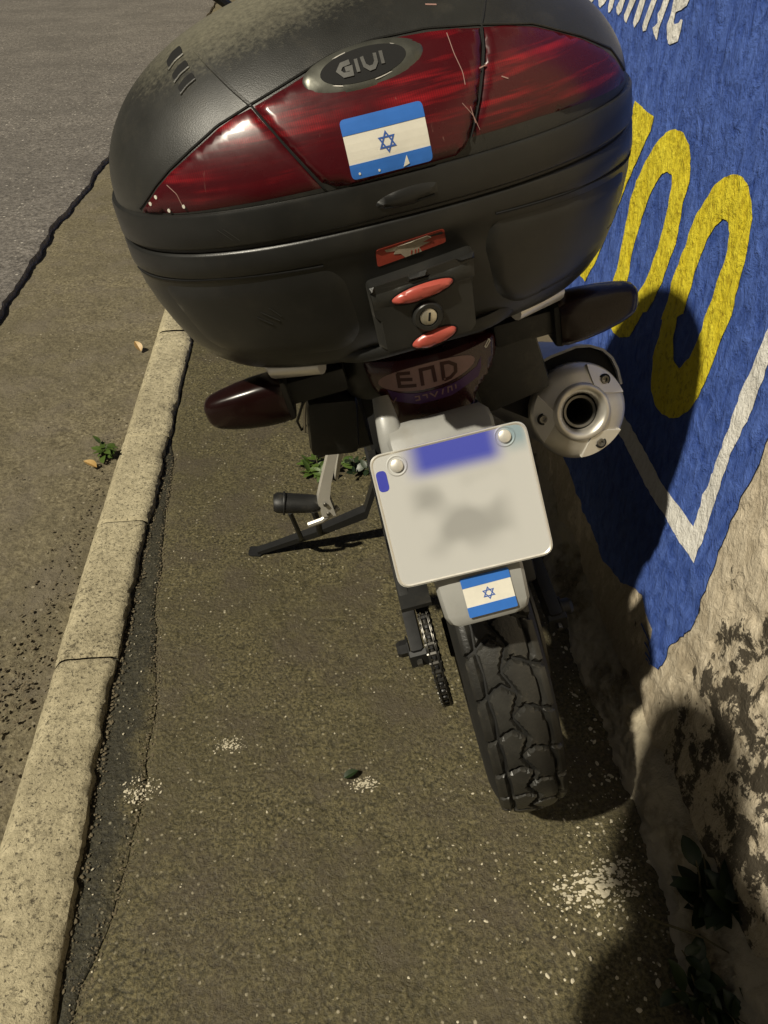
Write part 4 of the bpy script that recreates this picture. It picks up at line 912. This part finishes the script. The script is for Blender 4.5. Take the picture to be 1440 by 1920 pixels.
key = MB().lathe([(.0, .0050), (.0075, .0050), (.0092, .0040), (.0095, .0)], kc, (0, -1, 0), 32).build('key_cylinder', MT['key'], lock)
MB().box(kc+Vector((.0008, -.0052, .0006)), (.0024, .001, .0095), Matrix.Rotation(R(12), 3, 'Y'), .0004).build('keyhole', MT['gap'], key)
# torn red label above the latch
rec = lambda u, w: bodysurf(u, w)
lab = patch([rounded([(-.037, -.0785), (.036, -.0705), (.035, -.0555), (-.036, -.0600)], .003)], rec, .0006, 0, .006, .0006).build('torn_label', MT['label_red'], case, False)
patch([[(-.027, -.0620), (.000, -.0600), (.017, -.0583), (.021, -.0605), (.012, -.0640), (.020, -.0655), (.008, -.0680), (.010, -.0735), (-.008, -.0750), (-.012, -.0700), (-.019, -.0690), (-.017, -.0660), (-.026, -.0650)]], rec, .0005, 0, .004, .0003, base=.0005, ragged=.0008).build('torn_paper', MT['label_worn'], lab, False)
for x in (-.001, .003, .006): patch([stroke([(x, -.0735), (x+.001, -.0695)], .0012)], rec, .0003, 0, .003, .0002, base=.001).build('torn_print', MT['label_red'], lab, False)
# scratches in the plastic
for (pts, sf) in (([(-.155, -.100), (-.145, -.112)], bodysurf), ([(-.165, -.104), (-.148, -.117)], bodysurf), ([(-.17, -.110), (-.156, -.121)], bodysurf), ([(-.182, -.012), (-.170, -.024)], rimsurf), ([(-.176, -.012), (-.163, -.025)], rimsurf)):
    ribbon(pts, .0007, 'scratch', MT['case'], .0018 if sf is bodysurf else .0001, sf, 5)
MT['scr'] = flat('pale_scratch', (.34, .20, .17), .6)
for pts in ([(.0725, .094), (.0735, .08), (.077, .066), (.0765, .057)], [(.070, .045), (.078, .034), (.082, .022)], [(.077, .041), (.079, .028)], [(-.216, .030), (-.209, .022), (-.207, .012)]):
    ribbon(pts, .00035, 'scratch', MT['scr'], .0047 if pts[0][0] > 0 else .0025, lidsurf, 12)
for x, y in ((-.231, .020), (-.239, .014), (-.222, .008), (-.206, .011)): patch([ellipse(x, y, .0014, .0018, 8)], lidsurf, .0004, 0, .004, .0003, base=.0025).build('paint_chip', MT['flag_white'], case, False)
for (x, y, dx, dy) in ((.064, .118, .010, -.002), (.113, .056, .006, -.003), (.094, .066, .007, .001)): patch([stroke([(x, y), (x+dx, y+dy)], .0009)], lidsurf, .0004, 0, .004, .0003, base=.0026 if y < .1 else 0).build('paint_chip', MT['scr'], case, False)

# flag sticker on the silver tongue below the number plate
CS = lambda x, s_: tuple(car(s_, x, -.0165+.0014+(0 if s_ > -.06 else (-.06-s_)*.035)))
flag('flag_sticker', bike, .006, -.1165, .062, .0505, CS, .0016, .002, .0085, 'smaller weathered flag sticker, white with two blue stripes and a blue star')
# ================================================================ PLANTS, CRUMBS, PHOTOGRAPHER
def leaf(l, wd, cup=.25, n=6, droop=.3):
    vs, fs = [], []
    for i in range(n+1):
        t = i/n; hw = wd*.5*math.sin(math.pi*min(t**.8, 1))**.8+1e-4 if 0 < t < 1 else 1e-4
        z = l*(.25*t-droop*t*t)
        vs += [(-hw, l*t, z+hw*cup), (0, l*t, z), (hw, l*t, z+hw*cup)]
    for i in range(n): o = i*3; fs += [(o, o+1, o+4, o+3), (o+1, o+2, o+5, o+4)]
    return vs, fs
def plant(name, label, loc, nst, hgt, spread, ll, lw, mat, seed, stem=.0025, leaves=7, cat='plant', as_parts=True):
    rnd = random.Random(seed)
    t = thing(name, label, cat, Matrix.Translation(loc))
    meshes = []
    for v in range(3):
        vs, fs = leaf(ll*(1+.15*v), lw*(1+.1*v), rnd.uniform(.1, .4), 6, rnd.uniform(.1, .45)); mb = MB().add(vs, fs)
        me = bpy.data.meshes.new('leaf'); me.from_pydata(mb.v, [], mb.f); me.materials.append(mat); me.polygons.foreach_set('use_smooth', [True]*len(me.polygons)); meshes.append(me)
    sm = MB()
    for s_ in range(nst):
        a = rnd.uniform(0, 6.28); sp = spread*rnd.uniform(.4, 1); h = hgt*rnd.uniform(.55, 1)
        pts = [Vector((math.cos(a)*sp*q**1.5+rnd.uniform(-.004, .004), math.sin(a)*sp*q**1.5+rnd.uniform(-.004, .004), h*q-.01)) for q in np.linspace(0, 1, 6)]
        sm.tube(pts, [stem*(1-.6*q) for q in np.linspace(0, 1, 6)], 5)
        for k in range(leaves):
            q = rnd.uniform(.2, 1); i = min(int(q*5), 4); p = pts[i].lerp(pts[i+1], q*5-i)
            o = bpy.data.objects.new('leaf', rnd.choice(meshes)); COL.objects.link(o); o.parent = t
            sc_ = rnd.uniform(.6, 1.15)
            o.matrix_local = Matrix.Translation(p) @ Matrix.Rotation(rnd.uniform(0, 6.28), 4, 'Z') @ Matrix.Rotation(rnd.uniform(-.3, .7), 4, 'X') @ Matrix.Rotation(rnd.uniform(-.5, .5), 4, 'Y') @ Matrix.Scale(sc_, 4)
    sm.build('stem', MT['stem'], t)
    return t
plant('weed', 'low bright green weed on the pavement behind the left foot peg', (-.03, 1.80, .0), 9, .055, .085, .035, .018, MT['leaf'], 3, .0015, 7)
plant('weed', 'darker low weed beside the rear wheel, half hidden by the number plate', (.10, 1.80, .0), 8, .06, .08, .032, .017, MT['leaf_dark'], 4, .0015, 6)
plant('weed', 'small weed with curled leaves sprouting at the road side of the kerb', (-.685, 1.95, -.005), 5, .05, .045, .038, .018, MT['leaf'], 8, .0015, 4)
plant('shrub', 'dark broad-leaved shrub growing out of the wall foot in shade', (.575, .475, .03), 6, .13, .06, .050, .026, MT['leaf_dark'], 12, .003, 7)
plant('shrub', 'lowest dark leafy sprout beside the wall in the bottom corner', (.53, .36, .02), 7, .07, .08, .04, .022, MT['leaf_dark'], 15, .0025, 7)
def lone_leaf(name, label, loc, l, wd, mat, rz, tilt=.1):
    vs, fs = leaf(l, wd, .5, 6, .2); o = MB().add(vs, fs).build(name, mat)
    o.matrix_world = Matrix.Translation(loc) @ Matrix.Rotation(rz, 4, 'Z') @ Matrix.Rotation(tilt, 4, 'X'); tag(o, label, 'leaf'); return o
lone_leaf('fallen_leaf', 'orange dry leaf curled against the far part of the kerb', (-.672, 2.62, .004), .05, .028, MT['leaf_dry'], .6, .5)
lone_leaf('fallen_leaf', 'yellowed leaf lying under the kerb weed', (-.69, 1.885, .002), .045, .026, MT['leaf_dry'], 1.2, .3)
lone_leaf('fallen_leaf', 'small dark green leaf lying flat on open pavement', (-.005, .79, .008), .032, .016, MT['leaf_dark'], -1.2)
# a thin bare twig leaning over the shrub
MB().tube([(.47, .47, .055), (.50, .45, .065), (.54, .425, .075), (.585, .385, .08)], [.0022, .002, .0016, .001], 6).build('twig', MT['stem'])
tag(bpy.data.objects['twig'], 'thin bare twig lying across the rubble in the bottom corner', 'twig')

# pale splashes of plaster dried on the pavement
def splash(cx, cy, rx, ry, n, seed, sp):
    rnd = random.Random(seed); mb = MB()
    f = lambda a, b: (a, b, float(pav_z(np.array([a]), np.array([b]))[0])+.0012)
    for k in range(n):
        q = rnd.random()**.6; a = rnd.uniform(0, 6.28); x, y = cx+rx*q*math.cos(a)*1.2, cy+ry*q*math.sin(a); r = sp*rnd.uniform(.35, 1)*(1.15-q*.7)
        p = patch([ellipse(x, y, r*rnd.uniform(1, 1.8), r*rnd.uniform(.5, 1), 14, rnd.uniform(-.5, .5))], f, .0012, .002, .004, .002, ragged=r*1.5, seed=seed*50+k)
        mb.add(p.v, p.f)
    return mb
sp = splash(.425, .545, .066, .036, 110, 3, .0052); q = splash(.462, .577, .034, .020, 40, 4, .0042); sp.add(q.v, q.f)
o = sp.build('plaster_splash', MT['crumb'], None, True); tag(o, 'broken pale plaster splash dried on the pavement near the shrub', 'plaster splash')
for nm, (x, y, s1, s2, n, r) in dict(a=(-.231, .885, .016, .008, 12, .003), b=(.035, .778, .014, .006, 12, .003)).items():
    o = splash(x, y, s1, s2, n, 7, r).build('plaster_splash', MT['crumb']); tag(o, 'small pale scuff on the open pavement towards the kerb' if nm == 'a' else 'small pale scuff on the pavement beside the green leaf', 'plaster splash')
# crumbs of plaster and grit: uncountable
def crumbs(name, label, spots, mat, seed, cat):
    rnd = random.Random(seed); bm = bmesh.new(); bmesh.ops.create_icosphere(bm, subdivisions=1, radius=1)
    V = [tuple(v.co) for v in bm.verts]; F = [[v.index for v in f.verts] for f in bm.faces]; bm.free(); mb = MB()
    for cx, cy, sx, sy, n, r0, r1 in spots:
        for _ in range(n):
            x, y = rnd.gauss(cx, sx), rnd.gauss(cy, sy); r = r0+(r1-r0)*rnd.random()**2.5
            z = float(pav_z(np.array([x]), np.array([y]))[0]) if x > -.5 else 0
            a = rnd.uniform(0, 6.28); ca, sa = math.cos(a), math.sin(a); ex, ey, ez = r*rnd.uniform(.7, 1.5), r*rnd.uniform(.6, 1), r*rnd.uniform(.25, .5)
            j = [rnd.uniform(.75, 1.2) for _ in V]
            mb.add([(x+(p[0]*ex*ca-p[1]*ey*sa)*q, y+(p[0]*ex*sa+p[1]*ey*ca)*q, z+ez*.5+p[2]*ez*q) for p, q in zip(V, j)], F)
    o = mb.build(name, mat, None, False); o['kind'] = 'stuff'; o['label'] = label; o['category'] = cat; return o
crumbs('plaster_crumbs', 'pale plaster crumbs scattered on the pavement below the wall', [
    (.405, .545, .045, .028, 150, .0007, .0035), (.455, .56, .03, .025, 110, .0008, .004), (.40, .50, .09, .07, 90, .0008, .0045),
    (.44, .68, .03, .05, 30, .001, .005), (-.231, .89, .014, .008, 150, .0006, .0022), (.035, .778, .013, .007, 150, .0006, .0028), (-.395, .80, .018, .016, 150, .0007, .0035),
    (.10, .70, .28, .35, 260, .0006, .0024), (.30, .62, .14, .12, 60, .001, .0035), (-.1, 1.2, .25, .4, 120, .0005, .0018), (.505, .9, .02, .25, 120, .001, .006), (-.43, .9, .03, .35, 90, .0006, .0025)], MT['crumb'], 5, 'debris')
crumbs('loose_aggregate', 'coarse brown aggregate grains standing out of the worn pavement', [
    (.05, .75, .30, .22, 2600, .0009, .0026), (.0, 1.15, .28, .25, 1100, .001, .0026), (.30, .60, .12, .14, 900, .0009, .0026)], MT['aggregate'], 21, 'aggregate')
crumbs('grit', 'brown grit and dry crumbs along the road side of the kerb', [
    (-.69, 1.35, .035, .22, 420, .001, .005), (-.72, 1.05, .045, .12, 420, .001, .006), (-.67, 1.75, .02, .12, 160, .001, .0045), (-.675, 2.05, .02, .10, 90, .001, .004), (-.50, .9, .012, .4, 260, .001, .0035), (.515, .65, .02, .35, 420, .001, .006), (-.95, 2.2, .2, .8, 200, .001, .004)]+[(float(crack_x(np.array([y]))[0]), y, .006, .045, 70, .0008, .0032) for y in np.arange(.42, 1.9, .09)]+[(-.487+.022*max(0, min(1, (.95-y)/.5)), y, .006, .05, 60, .001, .0042) for y in np.arange(.45, 1.95, .1)], MT['grit'], 9, 'debris')

# ---------------------------------------------------------------- the person taking the picture, leaning in from the left behind the phone
def skin_body(name, J, E, mat, parent, root, sub=2):
    bm = bmesh.new(); ly = bm.verts.layers.skin.verify(); vs = {}
    for k, (p, r) in J.items():
        v = bm.verts.new(p); v[ly].radius = r if isinstance(r, tuple) else (r, r); v[ly].use_root = (k == root); vs[k] = v
    for a, b in E: bm.edges.new((vs[a], vs[b]))
    me = bpy.data.meshes.new(name); bm.to_mesh(me); bm.free(); me.materials.append(mat)
    o = bpy.data.objects.new(name, me); COL.objects.link(o); o.parent = parent
    m = o.modifiers.new('skin', 'SKIN'); m.use_smooth_shade = True; m.branch_smoothing = .6
    m = o.modifiers.new('sub', 'SUBSURF'); m.levels = sub; m.render_levels = sub
    return o
def chainE(*ks): return list(zip(ks, ks[1:]))
cp = Vector((0, 0, CAM_H)); per = thing('person', 'person in dark jacket and jeans leaning forward and holding up a phone', 'person')
HD = Vector((-.392, .118, 1.62)); HF = Vector((.45, .75, -.48)).normalized(); HU = Vector((.12, .45, .88)); HU = (HU-HF*HU.dot(HF)).normalized(); HR = HF.cross(HU)
hand = cp-up*.105-fw*.030-rt*.012                  # right hand below the lens
lh = cp-up*.115-fw*.028-rt*.065
J = {'pel': ((-.43, -.40, .93), (.15, .11)), 'wai': ((-.425, -.36, 1.07), (.135, .10)), 'che': ((-.405, -.17, 1.30), (.155, .11)), 'nek': ((-.40, -.03, 1.45), .07), 'chin': (tuple(HD-HU*.10-HF*.02), .052), 'head': (tuple(HD), (.078, .092)), 'top': (tuple(HD+HU*.07-HF*.01), (.062, .075)),
     'rs': ((-.255, .0, 1.42), .070), 're': ((-.14, -.20, 1.16), .047), 'rw': (tuple(hand-up*.06-fw*.04), .030), 'rh': (tuple(hand-up*.015-fw*.012), (.036, .020)),
     'ls': ((-.49, -.16, 1.37), .066), 'le': ((-.36, -.20, 1.12), .047), 'lw': (tuple(lh-up*.045-fw*.05-rt*.03), .030), 'lh': (tuple(lh-up*.01-fw*.018), (.034, .020)),
     'rk': ((-.34, -.40, .50), .066), 'ra': ((-.34, -.45, .085), .045), 'rt': ((-.33, -.29, .045), (.045, .035)), 'rhp': ((-.34, -.40, .86), .095),
     'lk': ((-.53, -.44, .50), .066), 'la': ((-.54, -.50, .085), .045), 'lt': ((-.55, -.34, .045), (.045, .035)), 'lhp': ((-.52, -.42, .86), .095)}
E = chainE('pel', 'wai', 'che', 'nek', 'chin', 'head', 'top')+chainE('che', 'rs', 're', 'rw', 'rh')+chainE('che', 'ls', 'le', 'lw', 'lh')+chainE('pel', 'rhp', 'rk', 'ra', 'rt')+chainE('pel', 'lhp', 'lk', 'la', 'lt')
for s_, hb, sd in (('r', hand, 1), ('l', lh, -1)):
    for i in range(4):
        b = hb+up*(.012-.019*i)+rt*sd*.012-fw*.004; l = (.030, .034, .032, .026)[i]
        J[f'{s_}f{i}a'] = (tuple(b+rt*sd*.024-fw*.004), .0095); J[f'{s_}f{i}b'] = (tuple(b+rt*sd*.034+fw*.016), .0085); J[f'{s_}f{i}c'] = (tuple(b+rt*sd*.020+fw*.026+up*.004-rt*sd*(l-.026)), .0072)
        E += chainE(s_+'h', f'{s_}f{i}a', f'{s_}f{i}b', f'{s_}f{i}c')
    J[s_+'ta'] = (tuple(hb-rt*sd*.012+up*.012-fw*.010), .0115); J[s_+'tb'] = (tuple(hb-rt*sd*.008+up*.040-fw*.010), .010); J[s_+'tc'] = (tuple(hb-rt*sd*.002+up*.062-fw*.006), .008)
    E += chainE(s_+'h', s_+'ta', s_+'tb', s_+'tc')
skin_body('body', J, E, MT['skin'], per, 'pel')
g = lambda r, k=.012: (r[0]+k, r[1]+k) if isinstance(r, tuple) else r+k
JK = {k: (J[k][0], g(J[k][1], .016)) for k in ('pel', 'wai', 'che', 'rs', 're', 'rw', 'ls', 'le', 'lw')}; JK['nek'] = (tuple(Vector(J['nek'][0])-Vector((0, .03, .02))), .085)
JK['pel'] = (JK['pel'][0], (.13, .10))
MB().loft([[(x0+a_*math.cos(q), y0+b_*math.sin(q), z_) for q in [2*math.pi*k/24 for k in range(24)]] for x0, y0, z_, a_, b_ in ((-.43, -.41, .80, .205, .15), (-.43, -.41, .83, .212, .158), (-.43, -.40, .93, .20, .15), (-.427, -.37, 1.04, .175, .135), (-.42, -.30, 1.16, .17, .13))]).build('jacket_hem', MT['cloth'], per)
skin_body('jacket', JK, chainE('pel', 'wai', 'che', 'nek')+chainE('che', 'rs', 're', 'rw')+chainE('che', 'ls', 'le', 'lw'), MT['cloth'], per, 'pel')
TR = {k: (J[k][0], g(J[k][1], .014)) for k in ('pel', 'rhp', 'rk', 'ra', 'lhp', 'lk', 'la')}
for q in ('ra', 'la'): TR[q] = ((J[q][0][0], J[q][0][1], .05), .062)
skin_body('trousers', TR, chainE('pel', 'rhp', 'rk', 'ra')+chainE('pel', 'lhp', 'lk', 'la'), MT['jeans'], per, 'pel')
for s_ in 'rl':
    a, t_ = Vector(J[s_+'a'][0]), Vector(J[s_+'t'][0])
    MB().tube([a+Vector((0, -.05, -.045)), a+Vector((0, 0, -.035)), t_+Vector((0, -.04, .0)), t_+Vector((0, .05, -.008)), t_+Vector((0, .085, -.015))], [.03, .048, .046, .040, .018], 14).build('shoe', MT['rubber'], per)
MB().loft([[tuple(HD+HU*(h+.012)-HF*(.030+bk)+HR*(r*math.cos(q))+HF*(r*1.18*math.sin(q))) for q in [2*math.pi*k/20 for k in range(20)]] for h, r, bk in ((-.05, .088, .05), (.02, .102, .03), (.06, .100, .012), (.095, .080, .005), (.118, .038, 0))]).build('hair', MT['hair'], per)
MB().loft([[tuple(HD+HU*h-HF*(.060+bk)+HR*(r*math.cos(q))+HF*(r*1.12*math.sin(q)) ) for q in [2*math.pi*k/20 for k in range(20)]] for h, r, bk in ((-.16, .105, .075), (-.08, .118, .065), (.0, .122, .055), (.07, .116, .035), (.115, .088, .02), (.138, .04, .015))]).build('added_hood', MT['cloth'], per)  # hood added out of view, enlarged to widen the person's cast shadow
MB().loft([[tuple(HD+HF*d+HU*h+HR*x) for x, h in ((-.012, -.045), (.012, -.045), (.006, .005), (-.006, .005))] for d in (.075, .090)]+[[tuple(HD+HF*.108+HU*h+HR*x) for x, h in ((-.008, -.042), (.008, -.042), (.002, -.03), (-.002, -.03))]]).build('nose', MT['skin'], per)
for sd in (-1, 1):
    MB().lathe([(0, .004), (.008, .002), (.012, -.004), (.0, -.006)], HD+HF*.086+HU*.005+HR*.030*sd, HF, 14).build('eye', MT['flag_white'], per)
    MB().lathe([(.0, .006), (.016, .008), (.028, .003), (.030, -.004), (0, -.006)], HD+HR*.084*sd-HF*.005-HU*.015, HR*sd, 16).build('ear', MT['skin'], per)
MB().tube([HD+HF*.086-HU*.066-HR*.022, HD+HF*.094-HU*.066, HD+HF*.086-HU*.066+HR*.022], [.004, .007, .004], 8).build('mouth', MT['lens_smoke'], per)
pc = cp-fw*.012-up*.055-rt*.022
PMX = Matrix(((rt.x, up.x, -fw.x, pc.x), (rt.y, up.y, -fw.y, pc.y), (rt.z, up.z, -fw.z, pc.z), (0, 0, 0, 1)))
ph = MB().box((0, 0, 0), (.074, .150, .008), None, .0035).build('phone', MT['black'], None, ang=40); ph.matrix_world = PMX
tag(ph, 'black phone held out in front of the leaning person, its lens towards the motorcycle', 'phone')
